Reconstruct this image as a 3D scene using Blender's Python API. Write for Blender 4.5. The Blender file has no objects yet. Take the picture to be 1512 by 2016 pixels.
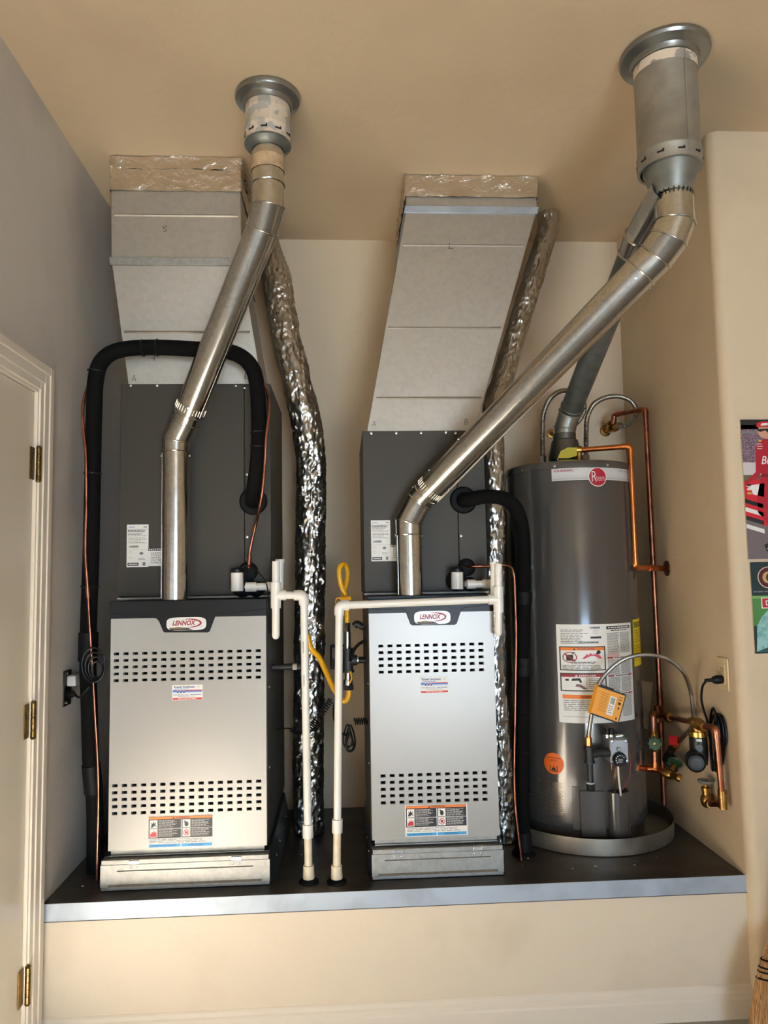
import bpy, bmesh, math, random
from mathutils import Vector as V, Matrix, noise
random.seed(7)
PI = math.pi
sc = bpy.context.scene
C = sc.collection

# ------------------------------------------------------------------ camera
FPX = 1450.0
PITCH, YAW, ROLL = math.radians(4.6806), math.radians(3.2092), math.radians(-0.9985)
CH = 1.506
_f = V((math.sin(YAW)*math.cos(PITCH), math.cos(YAW)*math.cos(PITCH), math.sin(PITCH)))
_r0 = V((math.cos(YAW), -math.sin(YAW), 0)); _u0 = _r0.cross(_f)
_r = math.cos(ROLL)*_r0 + math.sin(ROLL)*_u0
_u = -math.sin(ROLL)*_r0 + math.cos(ROLL)*_u0
cd = bpy.data.cameras.new('camera'); cam = bpy.data.objects.new('camera', cd); C.objects.link(cam)
cd.sensor_fit = 'HORIZONTAL'; cd.sensor_width = 36; cd.lens = 36*FPX/1512
cd.clip_start = 0.02; cd.clip_end = 200
cam.matrix_world = Matrix(((_r.x, _u.x, -_f.x, 0), (_r.y, _u.y, -_f.y, 0), (_r.z, _u.z, -_f.z, CH), (0, 0, 0, 1)))
sc.camera = cam

def ray(u, v):
    return _r*((u-756)/FPX) + _u*(-(v-1008)/FPX) + _f
def at(u, v, X=None, Y=None, Z=None):
    """photo pixel -> point on a plane of the place"""
    d = ray(u, v)
    t = X/d.x if X is not None else (Y/d.y if Y is not None else (Z-CH)/d.z)
    p = d*t; p.z += CH
    return p

# ------------------------------------------------------------------ light
def lin(c):
    c = c/255.0
    return c/12.92 if c <= 0.04045 else ((c+0.055)/1.055)**2.4
def col(*c): return (lin(c[0]), lin(c[1]), lin(c[2]), 1.0)

w = bpy.data.worlds.new('sky'); sc.world = w; w.use_nodes = True
bg = w.node_tree.nodes['Background']
bg.inputs['Color'].default_value = (0.62, 0.78, 1.0, 1); bg.inputs['Strength'].default_value = 1.0

def area(name, loc, target, sx, sy, power, color):
    l = bpy.data.lights.new(name, 'AREA'); l.shape = 'RECTANGLE'; l.size = sx; l.size_y = sy
    l.energy = power; l.color = color
    o = bpy.data.objects.new(name, l); C.objects.link(o); o.location = loc
    o.rotation_euler = (V(target)-V(loc)).to_track_quat('-Z', 'Y').to_euler()
    return o
# cool daylight in the open doorway behind the camera
area('sky_light', (1.3, -4.72, 1.0), (-0.3, 3.0, 1.0), 1.8, 1.7, 140, (0.40, 0.68, 1.0))
# low sun through an unseen rear window, added to aim it: a bright patch on the garage floor before the platform lights ceiling and niche
sun = bpy.data.lights.new('sun', 'SUN'); sun.energy = 185.0; sun.angle = math.radians(0.6); sun.color = (1.0, 0.96, 0.88)
so = bpy.data.objects.new('sun', sun); C.objects.link(so); so.rotation_euler = V((-.30, 1.0, -.42)).to_track_quat('-Z', 'Y').to_euler()
sc.view_settings.view_transform = 'Standard'; sc.view_settings.look = 'None'
sc.view_settings.exposure = 0.17; sc.view_settings.gamma = 1.0; sc.view_settings.use_curve_mapping = False

# ------------------------------------------------------------------ materials
_M = {}
def mat(name, c=(128, 128, 128), rough=0.5, metal=0.0, bump=None, var=None, spec=0.5, coat=0.0, trans=0.0, alpha=1.0, aniso=0.0):
    """bump=(kind, scale, strength, distance); var=(kind, scale, colour2, lo, hi)"""
    if name in _M: return _M[name]
    m = bpy.data.materials.new(name); m.use_nodes = True; _M[name] = m
    nt = m.node_tree; b = nt.nodes['Principled BSDF']; N = nt.nodes.new; L = nt.links.new
    b.inputs['Base Color'].default_value = col(*c); b.inputs['Roughness'].default_value = rough
    b.inputs['Metallic'].default_value = metal; b.inputs['Specular IOR Level'].default_value = spec
    b.inputs['Coat Weight'].default_value = coat; b.inputs['Coat Roughness'].default_value = 0.08
    b.inputs['Transmission Weight'].default_value = trans; b.inputs['Alpha'].default_value = alpha
    tc = N('ShaderNodeTexCoord')
    def tex(kind, scale):
        mp = N('ShaderNodeMapping'); L(tc.outputs['Object'], mp.inputs['Vector'])
        mp.inputs['Scale'].default_value = scale if isinstance(scale, tuple) else (scale,)*3
        if kind == 'noise':
            t = N('ShaderNodeTexNoise'); t.inputs['Scale'].default_value = 1; t.inputs['Detail'].default_value = 5
            L(mp.outputs[0], t.inputs['Vector']); return t.outputs['Fac']
        if kind == 'soft':
            t = N('ShaderNodeTexNoise'); t.inputs['Scale'].default_value = 1; t.inputs['Detail'].default_value = 1
            L(mp.outputs[0], t.inputs['Vector']); return t.outputs['Fac']
        if kind == 'cell':
            t = N('ShaderNodeTexVoronoi'); t.inputs['Scale'].default_value = 1
            L(mp.outputs[0], t.inputs['Vector'])
            s = N('ShaderNodeSeparateColor'); L(t.outputs['Color'], s.inputs[0]); return s.outputs[0]
        if kind == 'crack':
            t = N('ShaderNodeTexVoronoi'); t.inputs['Scale'].default_value = 1; t.feature = 'F1'
            L(mp.outputs[0], t.inputs['Vector']); return t.outputs['Distance']
        if kind == 'wave':
            t = N('ShaderNodeTexWave'); t.inputs['Scale'].default_value = 1; t.bands_direction = 'Z'
            L(mp.outputs[0], t.inputs['Vector']); return t.outputs['Fac']
    if var:
        kind, scale, c2, lo, hi = var
        o = tex(kind, scale); r = N('ShaderNodeMapRange'); L(o, r.inputs['Value'])
        r.inputs['From Min'].default_value = lo; r.inputs['From Max'].default_value = hi
        mx = N('ShaderNodeMix'); mx.data_type = 'RGBA'; L(r.outputs[0], mx.inputs['Factor'])
        mx.inputs['A'].default_value = col(*c); mx.inputs['B'].default_value = col(*c2)
        L(mx.outputs['Result'], b.inputs['Base Color'])
    if bump:
        kind, scale, st, dist = bump
        bp = N('ShaderNodeBump'); bp.inputs['Strength'].default_value = st; bp.inputs['Distance'].default_value = dist
        L(tex(kind, scale), bp.inputs['Height']); L(bp.outputs[0], b.inputs['Normal'])
    return m

PAINT = lambda: mat('beige_wall_paint', (214, 192, 160), 0.62, bump=('noise', 55, 0.12, 0.01), var=('noise', 2.2, (200, 177, 146), 0.45, 0.75))
GREYWALL = lambda: mat('cool_lit_wall_paint', (206, 196, 184), 0.55, bump=('noise', 55, 0.12, 0.01), var=('noise', 2.5, (186, 176, 165), 0.5, 0.8))  # wall paint greyed: the bluish light on this wall is put into its colour
CEIL = lambda: mat('ceiling_paint', (214, 190, 156), 0.7, bump=('noise', 40, 0.12, 0.01), var=('noise', 1.6, (203, 178, 146), 0.45, 0.75))
WHITEP = lambda: mat('off_white_trim_paint', (226, 212, 192), 0.4, bump=('soft', 30, 0.05, 0.01))
GALV = lambda: mat('galvanised_sheet', (160, 157, 150), 0.5, 0.85, bump=('soft', 7, 0.06, 0.02), var=('cell', 70, (148, 146, 140), 0.2, 1.0))
DUCT = lambda: mat('duct_sheet_metal', (178, 172, 160), 0.44, 0.85, bump=('soft', 5, 0.08, 0.02), var=('cell', 60, (172, 166, 154), 0.2, 1.0))
PIPE = lambda: mat('bright_flue_metal', (205, 202, 194), 0.2, 1.0, bump=('soft', 9, 0.05, 0.02), var=('cell', 90, (192, 190, 184), 0.2, 1.0))
DULLPIPE = lambda: mat('dull_grey_vent_metal', (128, 132, 128), 0.4, 0.75, bump=('noise', 40, 0.05, 0.01), var=('noise', 22, (112, 116, 112), 0.4, 0.7))
FOIL = lambda: mat('crinkled_foil', (198, 194, 186), 0.3, 1.0, bump=('crack', 34, 0.42, 0.012))
TAPE = lambda: mat('foil_tape', (216, 206, 190), 0.24, 1.0, bump=('noise', 45, 0.5, 0.01))
DKGREY = lambda: mat('dark_grey_cabinet_paint', (62, 58, 50), 0.5, 0.0, spec=.3, bump=('noise', 200, 0.05, 0.002))
BLACKP = lambda: mat('black_plastic', (15, 15, 15), 0.42, spec=.3)
FOAM = lambda: mat('black_foam_insulation', (10, 9, 8), 0.85, spec=.15, bump=('noise', 120, 0.15, 0.003))
RUBBER = lambda: mat('black_rubber', (11, 11, 11), 0.65, spec=.2)
SILVERP = lambda: mat('silver_painted_panel', (160, 156, 149), 0.34, 0.3, bump=('soft', 3, 0.03, 0.02))
PVC = lambda: mat('white_pvc', (236, 230, 218), 0.3, coat=0.2)
PVCOLD = lambda: mat('aged_cream_pvc', (222, 208, 180), 0.4, var=('noise', 25, (206, 188, 156), 0.5, 0.75))
COPPER = lambda: mat('copper_tube', (188, 122, 94), 0.32, 1.0, var=('noise', 18, (126, 80, 58), 0.45, 0.7))
COPPERB = lambda: mat('bright_orange_copper', (216, 130, 74), 0.28, 1.0, var=('noise', 12, (188, 104, 56), 0.45, 0.7))
BRASS = lambda: mat('brass_fitting', (178, 136, 72), 0.35, 1.0, var=('noise', 40, (128, 92, 48), 0.45, 0.7))
IRON = lambda: mat('black_iron_pipe', (52, 52, 52), 0.45, 0.5, bump=('noise', 90, 0.2, 0.002))
YELLOW = lambda: mat('yellow_gas_hose_jacket', (236, 172, 20), 0.38, coat=0.2)
STEEL = lambda: mat('stainless_braid', (176, 172, 164), 0.32, 1.0, bump=('cell', 500, 0.4, 0.001))
CHROME = lambda: mat('zinc_screw', (210, 208, 204), 0.25, 1.0)
TANK = lambda: mat('charcoal_tank_paint', (82, 79, 76), 0.2, 0.25, coat=0.6, bump=('soft', 2, 0.02, 0.02))
def flat(name, *c, rough=0.45): return mat('print_'+name, c, rough)

# ------------------------------------------------------------------ mesh builder
ORG = {}
def catmull(pts, n=8):
    pts = [V(p) for p in pts]; out = []
    P = [pts[0]*2-pts[1]] + pts + [pts[-1]*2-pts[-2]]
    for i in range(1, len(P)-2):
        a, b, c, d = P[i-1], P[i], P[i+1], P[i+2]
        for k in range(n):
            t = k/n
            out.append(0.5*((2*b) + (c-a)*t + (2*a-5*b+4*c-d)*t*t + (3*b-a-3*c+d)*t**3))
    out.append(pts[-1]); return out
def rounded(pts, rad, n=6):
    """polyline with rounded corners"""
    pts = [V(p) for p in pts]; out = [pts[0]]
    for a, b, c in zip(pts, pts[1:], pts[2:]):
        d1 = (a-b); d2 = (c-b); r = min(rad, d1.length*.49, d2.length*.49)
        p, q = b+d1.normalized()*r, b+d2.normalized()*r
        for k in range(n+1):
            t = k/n; out.append(p*(1-t)**2 + b*2*t*(1-t) + q*t*t)
    out.append(pts[-1]); return out
def perp(d):
    d = d.normalized(); a = V((0, 0, 1)) if abs(d.z) < 0.9 else V((1, 0, 0))
    x = d.cross(a).normalized(); return x, d.cross(x).normalized()
class MB:
    def __init__(s): s.v = []; s.f = []; s.m = []
    def add(s, vs, fs, m=0):
        o = len(s.v); s.v += [V(p) for p in vs]; s.f += [tuple(i+o for i in f) for f in fs]; s.m += [m]*len(fs); return s
    def hexa(s, p, m=0):
        return s.add(p, [(0, 3, 2, 1), (4, 5, 6, 7), (0, 1, 5, 4), (1, 2, 6, 5), (2, 3, 7, 6), (3, 0, 4, 7)], m)
    def box(s, x0, y0, z0, x1, y1, z1, m=0):
        return s.hexa([(x0, y0, z0), (x1, y0, z0), (x1, y1, z0), (x0, y1, z0), (x0, y0, z1), (x1, y0, z1), (x1, y1, z1), (x0, y1, z1)], m)
    def obox(s, c, ax, ay, az, m=0):
        c = V(c); ax, ay, az = V(ax), V(ay), V(az)
        return s.hexa([c-ax-ay-az, c+ax-ay-az, c+ax+ay-az, c-ax+ay-az, c-ax-ay+az, c+ax-ay+az, c+ax+ay+az, c-ax+ay+az], m)
    def tube(s, pts, r, n=16, caps=True, m=0, closed=False, squash=None):
        pts = [V(p) for p in pts]; k = len(pts)
        rs = r if isinstance(r, (list, tuple)) else [r]*k
        vs = []; x = None
        for i, p in enumerate(pts):
            if closed: d = (pts[(i+1) % k]-pts[i-1])
            else: d = (pts[min(i+1, k-1)]-pts[max(i-1, 0)])
            if d.length < 1e-9: d = V((0, 0, 1))
            d.normalize()
            if x is None: x, y = perp(d)
            else:
                x = (x-d*x.dot(d)); x.normalize(); y = d.cross(x)
            for j in range(n):
                a = 2*PI*j/n; vs.append(p + (x*math.cos(a)+y*math.sin(a))*rs[i])
        fs = []
        for i in range(k if closed else k-1):
            i2 = (i+1) % k
            for j in range(n):
                j2 = (j+1) % n; fs.append((i*n+j, i*n+j2, i2*n+j2, i2*n+j))
        if caps and not closed:
            fs.append(tuple(range(n-1, -1, -1))); fs.append(tuple(range((k-1)*n, k*n)))
        return s.add(vs, fs, m)
    def cyl(s, a, b, r, r2=None, n=24, caps=True, m=0):
        return s.tube([a, b], [r, r if r2 is None else r2], n, caps, m)
    def lathe(s, prof, o, axis=(0, 0, 1), n=32, m=0, caps=True):
        o = V(o); d = V(axis).normalized(); x, y = perp(d); vs = []; k = len(prof)
        for (r, h) in prof:
            for j in range(n):
                a = 2*PI*j/n; vs.append(o+d*h+(x*math.cos(a)+y*math.sin(a))*max(r, 1e-5))
        fs = [(i*n+j, i*n+(j+1) % n, (i+1)*n+(j+1) % n, (i+1)*n+j) for i in range(k-1) for j in range(n)]
        if caps: fs.append(tuple(range(n-1, -1, -1))); fs.append(tuple(range((k-1)*n, k*n)))
        return s.add(vs, fs, m)
    def prism(s, poly, vec, m=0):
        n = len(poly); vec = V(vec); p = [V(q) for q in poly]
        return s.add(p+[q+vec for q in p], [tuple(range(n-1, -1, -1)), tuple(range(n, 2*n))]+[(i, (i+1) % n, n+(i+1) % n, n+i) for i in range(n)], m)
    def build(s, name, mats, parent=None, bevel=0, smooth=True, angle=38, origin=None):
        me = bpy.data.meshes.new(name)
        o = bpy.data.objects.new(name, me); C.objects.link(o)
        if parent is not None:
            og = ORG[parent.name]; o.parent = parent
        else:
            og = V(origin) if origin is not None else V((0, 0, 0))
            o.location = og
        ORG[o.name] = og
        me.from_pydata([p-og for p in s.v], [], s.f); me.update()
        bm = bmesh.new(); bm.from_mesh(me); bmesh.ops.recalc_face_normals(bm, faces=bm.faces); bm.to_mesh(me); bm.free()
        for mt in (mats if isinstance(mats, (list, tuple)) else [mats]): me.materials.append(mt)
        me.polygons.foreach_set('material_index', s.m)
        if smooth:
            me.polygons.foreach_set('use_smooth', [True]*len(me.polygons)); me.set_sharp_from_angle(angle=math.radians(angle))
        if bevel:
            b = o.modifiers.new('bevel', 'BEVEL'); b.width = bevel; b.segments = 2; b.limit_method = 'ANGLE'; b.angle_limit = math.radians(40)
        return o
def thing(name, label, cat, loc, group=None):
    o = bpy.data.objects.new(name, None); C.objects.link(o); o.location = V(loc); o.empty_display_size = 0.05
    ORG[o.name] = V(loc); return tag(o, label, cat, group)
def tag(o, label, cat, group=None):
    o['label'] = label; o['category'] = cat
    if group: o['group'] = group
    return o
def struct(o): o['kind'] = 'structure'; return o
_share = {}
def copy_part(key, make, parent, pos, direction=(0, -1, 0)):
    """alike small parts share one mesh; local +Z is turned to `direction`"""
    if key not in _share:
        o = make(); me = o.data; bpy.data.objects.remove(o); _share[key] = me
    o = bpy.data.objects.new(key, _share[key]); C.objects.link(o); o.parent = parent
    o.location = V(pos)-ORG[parent.name]; o.rotation_euler = V(direction).to_track_quat('Z', 'Y').to_euler()
    ORG[o.name] = ORG[parent.name]
    return o
def screw(parent, pos, d=(0, -1, 0), key='screw', r=0.0042):
    def mk():
        b = MB(); b.lathe([(r*1.25, 0), (r*1.25, .0008), (r, .001), (r*.95, .003), (r*.5, .0036)], (0, 0, 0), n=8); return b.build(key, CHROME())
    return copy_part(key, mk, parent, pos, d)
def tie(parent, p, d, r, name='cable_tie', m=None):
    b = MB(); p = V(p); x, y = perp(V(d))
    b.tube([p+(x*math.cos(a)+y*math.sin(a))*(r+.0012) for a in [2*PI*k/24 for k in range(24)]], .0032, 6, closed=True)
    b.obox(p+x*(r+.005), x*.004, y*.004, V(d).normalized()*.004)
    return b.build(name, m or BLACKP(), parent)

# ------------------------------------------------------------------ print and stickers
_T = {}
def text2d(s, bold=0.0, shear=0.0):
    k = (s, bold, shear)
    if k not in _T:
        c = bpy.data.curves.new('t', 'FONT'); c.body = s; c.size = 1; c.offset = bold; c.shear = shear; c.resolution_u = 3; c.fill_mode = 'FRONT'
        o = bpy.data.objects.new('t', c); me = bpy.data.meshes.new_from_object(o)
        vs = [(p.co.x, p.co.y) for p in me.vertices]; fs = [tuple(p.vertices) for p in me.polygons]
        bpy.data.objects.remove(o); bpy.data.meshes.remove(me); bpy.data.curves.remove(c)
        x0 = min(v[0] for v in vs); x1 = max(v[0] for v in vs); y0 = min(v[1] for v in vs); y1 = max(v[1] for v in vs)
        _T[k] = ([((v[0]-x0)/(x1-x0), (v[1]-y0)/(y1-y0)) for v in vs], fs, (x1-x0)/(y1-y0))
    return _T[k]
class Print:
    """flat print on a surface; fn(x, y, lift) maps sheet coordinates (0..1) to the place"""
    def __init__(s, fn, nx=1): s.fn = fn; s.b = MB(); s.mats = []; s.nx = nx
    def mi(s, m):
        if m not in s.mats: s.mats.append(m)
        return s.mats.index(m)
    def rect(s, x0, y0, x1, y1, m, h=.0006):
        n = max(1, int(round(s.nx*(x1-x0)+.49))); i = s.mi(m); vs = []; fs = []
        for k in range(n+1):
            x = x0+(x1-x0)*k/n; vs += [s.fn(x, y0, h), s.fn(x, y1, h)]
        for k in range(n): fs.append((2*k, 2*k+2, 2*k+3, 2*k+1))
        s.b.add(vs, fs, i)
    def poly(s, pts, m, h=.001):
        if s.nx > 1: h += .0012
        s.b.add([s.fn(x, y, h) for x, y in pts], [tuple(range(len(pts)))], s.mi(m))
    def ell(s, cx, cy, rx, ry, m, h=.001, n=28):
        if s.nx > 1:      # strips, so that the disc follows a curved surface
            vs = []; k_ = 24
            for k in range(k_+1):
                a = PI-PI*k/k_; x = cx+rx*math.cos(a); y = ry*math.sin(a); vs += [s.fn(x, cy-y, h), s.fn(x, cy+y, h)]
            s.b.add(vs, [(2*k, 2*k+2, 2*k+3, 2*k+1) for k in range(k_)], s.mi(m)); return
        s.poly([(cx+rx*math.cos(2*PI*k/n), cy+ry*math.sin(2*PI*k/n)) for k in range(n)], m, h)
    def ring(s, cx, cy, rx, ry, t, m, h=.0012, n=28, a0=0, a1=2*PI):
        i = s.mi(m); vs = []
        for k in range(n+1):
            a = a0+(a1-a0)*k/n
            vs += [s.fn(cx+rx*math.cos(a), cy+ry*math.sin(a), h), s.fn(cx+rx*(1-t)*math.cos(a), cy+ry*(1-t)*math.sin(a), h)]
        s.b.add(vs, [(2*k, 2*k+2, 2*k+3, 2*k+1) for k in range(n)], i)
    def text(s, t, x0, y0, x1, y1, m, h=.0014, bold=0.0, shear=0.0, rot=0):
        vs, fs, _ = text2d(t, bold, shear)
        if rot == 180: vs = [(1-a, 1-b) for a, b in vs]
        s.b.add([s.fn(x0+a*(x1-x0), y0+b*(y1-y0), h) for a, b in vs], fs, s.mi(m))
    def lines(s, x0, y0, x1, y1, rows, m, h=.001, fill=.55, seed=0, ragged=.35):
        """illegible small print: rows of short word-long dashes"""
        rd = random.Random(seed+rows); dy = (y1-y0)/rows
        for r in range(rows):
            y = y1-(r+1)*dy; x = x0; end = x1-(x1-x0)*rd.random()*ragged
            while x < end:
                ww = (x1-x0)*rd.uniform(.07, .2); s.rect(x, y+dy*(1-fill)/2, min(x+ww, end), y+dy*(1+fill)/2, m, h); x += ww+(x1-x0)*.025
    def bars(s, x0, y0, x1, y1, m, h=.0011, n=26, seed=1):
        rd = random.Random(seed); x = x0
        while x < x1:
            ww = (x1-x0)/n*rd.choice((.35, .6, 1.0)); s.rect(x, y0, min(x1, x+ww), y1, m, h); x += ww+(x1-x0)/n*rd.choice((.4, .7))
    def build(s, name, parent): return s.b.build(name, s.mats, parent, smooth=False)
def front(x0, z0, x1, z1, y): return lambda x, q, h: V((x0+(x1-x0)*x, y-h, z0+(z1-z0)*q))
def pxfront(u0, v0, u1, v1, y):
    """sheet on a front-facing plane at depth y from its photo box (u0,v0 top-left; u1,v1 bottom-right)"""
    a = at(u0, (v0), Y=y); b = at(u1, v1, Y=y)
    return front(a.x, b.z, b.x, a.z, y)

# ================================================================== the setting
XL, XR, YB, YW, YF, ZC, ZP = -0.983, 1.351, 3.406, 2.497, 2.525, 3.092, 0.457
XFAR, YREAR = 5.0, -4.8
FLOORM = mat('sanded_garage_floor', (168, 163, 154), 0.55, bump=('noise', 400, 0.8, 0.004), var=('noise', 120, (150, 145, 136), 0.35, 0.7))
struct(MB().box(XL-.12, YREAR, -.1, XFAR, 2.56, 0).build('floor', FLOORM))
struct(MB().box(XL-.12, YREAR-.2, ZC, XFAR+.1, YB+.12, ZC+.12).build('ceiling', CEIL()))
struct(MB().box(XL-.12, YB, 0, XR+.12, YB+.12, ZC).build('wall_back', PAINT()))
DY0, DY1, DZ = 1.585, 2.40, 2.105
b = MB(); b.box(XL-.12, DY1+.02, 0, XL, YB, ZC); b.box(XL-.12, DY0-.02, DZ+.02, XL, DY1+.02, ZC); b.box(XL-.12, YREAR, 0, XL, DY0-.02, ZC)
struct(b.build('wall_left', GREYWALL(), smooth=False))
# niche side wall with a bullnose corner turning into the facing wall
R = .036
prof = [(XR, YB)] + [(XR+R-R*math.cos(a), YW+R-R*math.sin(a)) for a in [PI/2*k/10 for k in range(11)]] + [(XFAR, YW), (XFAR, YB)]
b = MB(); b.prism([(x, y, 0) for x, y in prof], (0, 0, ZC)); struct(b.build('wall_right', PAINT(), angle=25))
struct(MB().box(XFAR, YREAR, 0, XFAR+.1, YW, ZC).build('wall_far_right', PAINT()))
WX0, WX1, WZ0, WZ1, GX0, GX1, GZ = .62, 1.40, 2.08, 2.88, .35, 2.25, 1.96      # rear wall: unseen high window added to shape the sun beam, and open doorway
b = MB(); y0, y1 = YREAR-.12, YREAR
b.box(XL-.12, y0, 0, GX0, y1, ZC); b.box(GX0, y0, GZ, GX1, y1, WZ0); b.box(GX0, y0, WZ0, WX0, y1, WZ1); b.box(WX1, y0, WZ0, GX1, y1, WZ1); b.box(GX0, y0, WZ1, GX1, y1, ZC); b.box(GX1, y0, 0, XFAR+.1, y1, ZC)
struct(b.build('wall_rear', PAINT(), smooth=False))
struct(MB().box(GX0-.3, YREAR-3.6, 1.99, GX1+1.6, YREAR-.12, 2.03).build('sun_block_slab', PAINT()))  # unseen slab added outside to keep direct sun out of the doorway
struct(MB().box(-20, -30, -.12, 20, YREAR-.12, -.02).build('driveway_ground', mat('dark_asphalt', (66, 66, 68), 0.9, bump=('noise', 20, .3, .01))))

# platform: knee wall, sheet-metal deck, folded metal edge
KY = YF+.006
struct(MB().box(XL, KY, 0, XR+R+.004, KY+.09, ZP-.004).build('wall_platform', mat('cream_knee_wall_paint', (222, 205, 180), 0.55, bump=('noise', 45, .12, .01), var=('noise', 3, (205, 188, 162), .5, .8))))
DECK = mat('stained_sheet_metal_deck', (92, 88, 82), 0.42, 0.55, bump=('noise', 9, .12, .02), var=('noise', 5, (58, 54, 49), .38, .68))
b = MB(); b.box(XL, KY+.02, ZP-.03, XR, YB, ZP); struct(b.build('floor_platform', DECK))
tm = MB(); tx1 = XR+.024
tm.box(XL+.001, YF, ZP-.053, tx1, YF+.003, ZP+.002); tm.box(XL+.001, YF+.003, ZP, XR-.001, YF+.075, ZP+.002, 2)
tm.box(XL+.001, YF-.001, ZP-.055, tx1, YF+.004, ZP-.053, 1)
EDGE = mat('bright_folded_edge_metal', (178, 186, 194), 0.5, 0.5, bump=('soft', 9, .15, .02), var=('noise', 6, (152, 158, 164), .45, .7))
tr = struct(tm.build('trim_1', [EDGE, mat('dark_caulk', (84, 76, 70), .8), DECK], smooth=False))
bb = MB(); by = KY
prof = [(by, .0), (by-.013, .0), (by-.013, .062), (by-.010, .068), (by-.010, .082), (by-.006, .088), (by-.005, .100), (by-.001, .106), (by, .106)]
bb.prism([(XL, y, z) for y, z in prof], (XR+R-.004-XL, 0, 0)); struct(bb.build('baseboard_front', WHITEP(), smooth=False))
bb = MB(); bb.prism([(XR+R-.001, y-.034, z) for y, z in prof], (1.6, 0, 0)); struct(bb.build('baseboard_right', WHITEP(), smooth=False))
# debris swept on the deck
b = MB(); rd = random.Random(3)
for k in range(90):
    x, y = rd.uniform(-.95, 1.3), rd.uniform(2.62, 3.2)
    if (-.86 < x < -.24) or (.06 < x < .57) or (x-.985)**2+(y-3.06)**2 < .36**2 or y > 2.9 and x < .06: continue
    s = rd.uniform(.0015, .005); a = rd.uniform(0, PI)
    b.obox((x, y, ZP+s*.3+.002), (s*math.cos(a), s*math.sin(a), 0), (-s*.5*math.sin(a), s*.5*math.cos(a), 0), (0, 0, s*.3))
o = b.build('debris_crumbs', mat('pale_crumbs', (196, 188, 170), .9)); o['kind'] = 'stuff'; tag(o, 'pale crumbs of debris scattered on the dark metal deck', 'debris')

# door in the left wall, hinged on the far side
DM = mat('cream_door_paint', (224, 210, 188), 0.32, bump=('soft', 4, .03, .02))
dr = struct(MB().box(XL-.045, DY0, .012, XL-.006, DY1-.004, DZ).build('door_1', DM, bevel=.002))
cs = MB()
for (o0, o1, px_) in ((0.0, .026, .010), (.026, .060, .014), (.060, .088, .018)):
    cs.box(XL, DY1+.008+o0, 0, XL+px_, DY1+.008+o1, DZ+.012+o1)
    cs.box(XL, DY0-.012-o1, 0, XL+px_, DY0-.012-o0, DZ+.012+o1)
    cs.box(XL, DY0-.012-o0, DZ+.012+o0, XL+px_, DY1+.008+o0, DZ+.012+o1)
struct(cs.build('door_casing', WHITEP(), dr, smooth=False, bevel=.002))
jm = MB(); jm.box(XL-.1, DY1+.0, 0, XL+.004, DY1+.018, DZ+.018); jm.box(XL-.1, DY0-.018, 0, XL+.004, DY0, DZ+.018); jm.box(XL-.1, DY0, DZ+.002, XL+.004, DY1, DZ+.018)
jm.build('door_jamb', WHITEP(), dr, smooth=False)
HB = mat('aged_brass_hinge', (140, 112, 62), .35, 1.0, var=('noise', 60, (92, 74, 44), .4, .7))
for zc_ in (1.872, 1.065, .275):
    h = MB(); h.box(XL-.004, DY1-.034, zc_-.052, XL-.0015, DY1+.004, zc_+.052)
    for k in range(5):
        z0 = zc_-.052+k*.0208; h.cyl((XL+.009, DY1+.004, z0+.0008), (XL+.009, DY1+.004, z0+.020), .0085, n=14)
    h.lathe([(.0085, 0), (.0095, .002), (.006, .007)], (XL+.009, DY1+.004, zc_+.052), n=14)
    h.lathe([(.0085, 0), (.0095, .002), (.006, .007)], (XL+.009, DY1+.004, zc_-.052), (0, 0, -1), n=14)
    h.build('hinge', HB, dr)

# ================================================================== furnaces
YFU, DFU = 2.632, .72
def holes_panel(x0, x1, z0, z1, y, t, cols, rows, depth):
    """sheet with real slots: cols=[(xa,xb)], rows=[(za,zb)]"""
    b = MB(); xs = sorted({x0, x1, *[q for c in cols for q in c]}); zs = sorted({z0, z1, *[q for c in rows for q in c]})
    hc = {c[0] for c in cols}; hr = {r[0] for r in rows}; idx = {}; vs = []; fs = []
    for i, x in enumerate(xs):
        for j, z in enumerate(zs): idx[i, j] = len(vs); vs.append((x, y, z))
    for i in range(len(xs)-1):
        for j in range(len(zs)-1):
            if xs[i] in hc and zs[j] in hr:
                a, c, e, g = xs[i], xs[i+1], zs[j], zs[j+1]; k = (c-a)*.12
                # slot walls leaning in at the top like a pressed louvre
                o = len(vs)
                vs += [(a+k, y+depth, e), (c-k, y+depth, e), (c-k, y+depth, g-.001), (a+k, y+depth, g-.001)]
                q = [idx[i, j], idx[i+1, j], idx[i+1, j+1], idx[i, j+1]]
                fs += [(q[n], q[(n+1) % 4], o+(n+1) % 4, o+n) for n in range(4)]
            else: fs.append((idx[i, j], idx[i+1, j], idx[i+1, j+1], idx[i, j+1]))
    b.add(vs, fs)
    for p in ([(x0, z0), (x1, z0)], [(x1, z0), (x1, z1)], [(x1, z1), (x0, z1)], [(x0, z1), (x0, z0)]):
        (a, c), (e, g) = p; b.add([(a, y, c), (e, y, g), (e, y+t, g), (a, y+t, c)], [(0, 1, 2, 3)])
    return b
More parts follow.
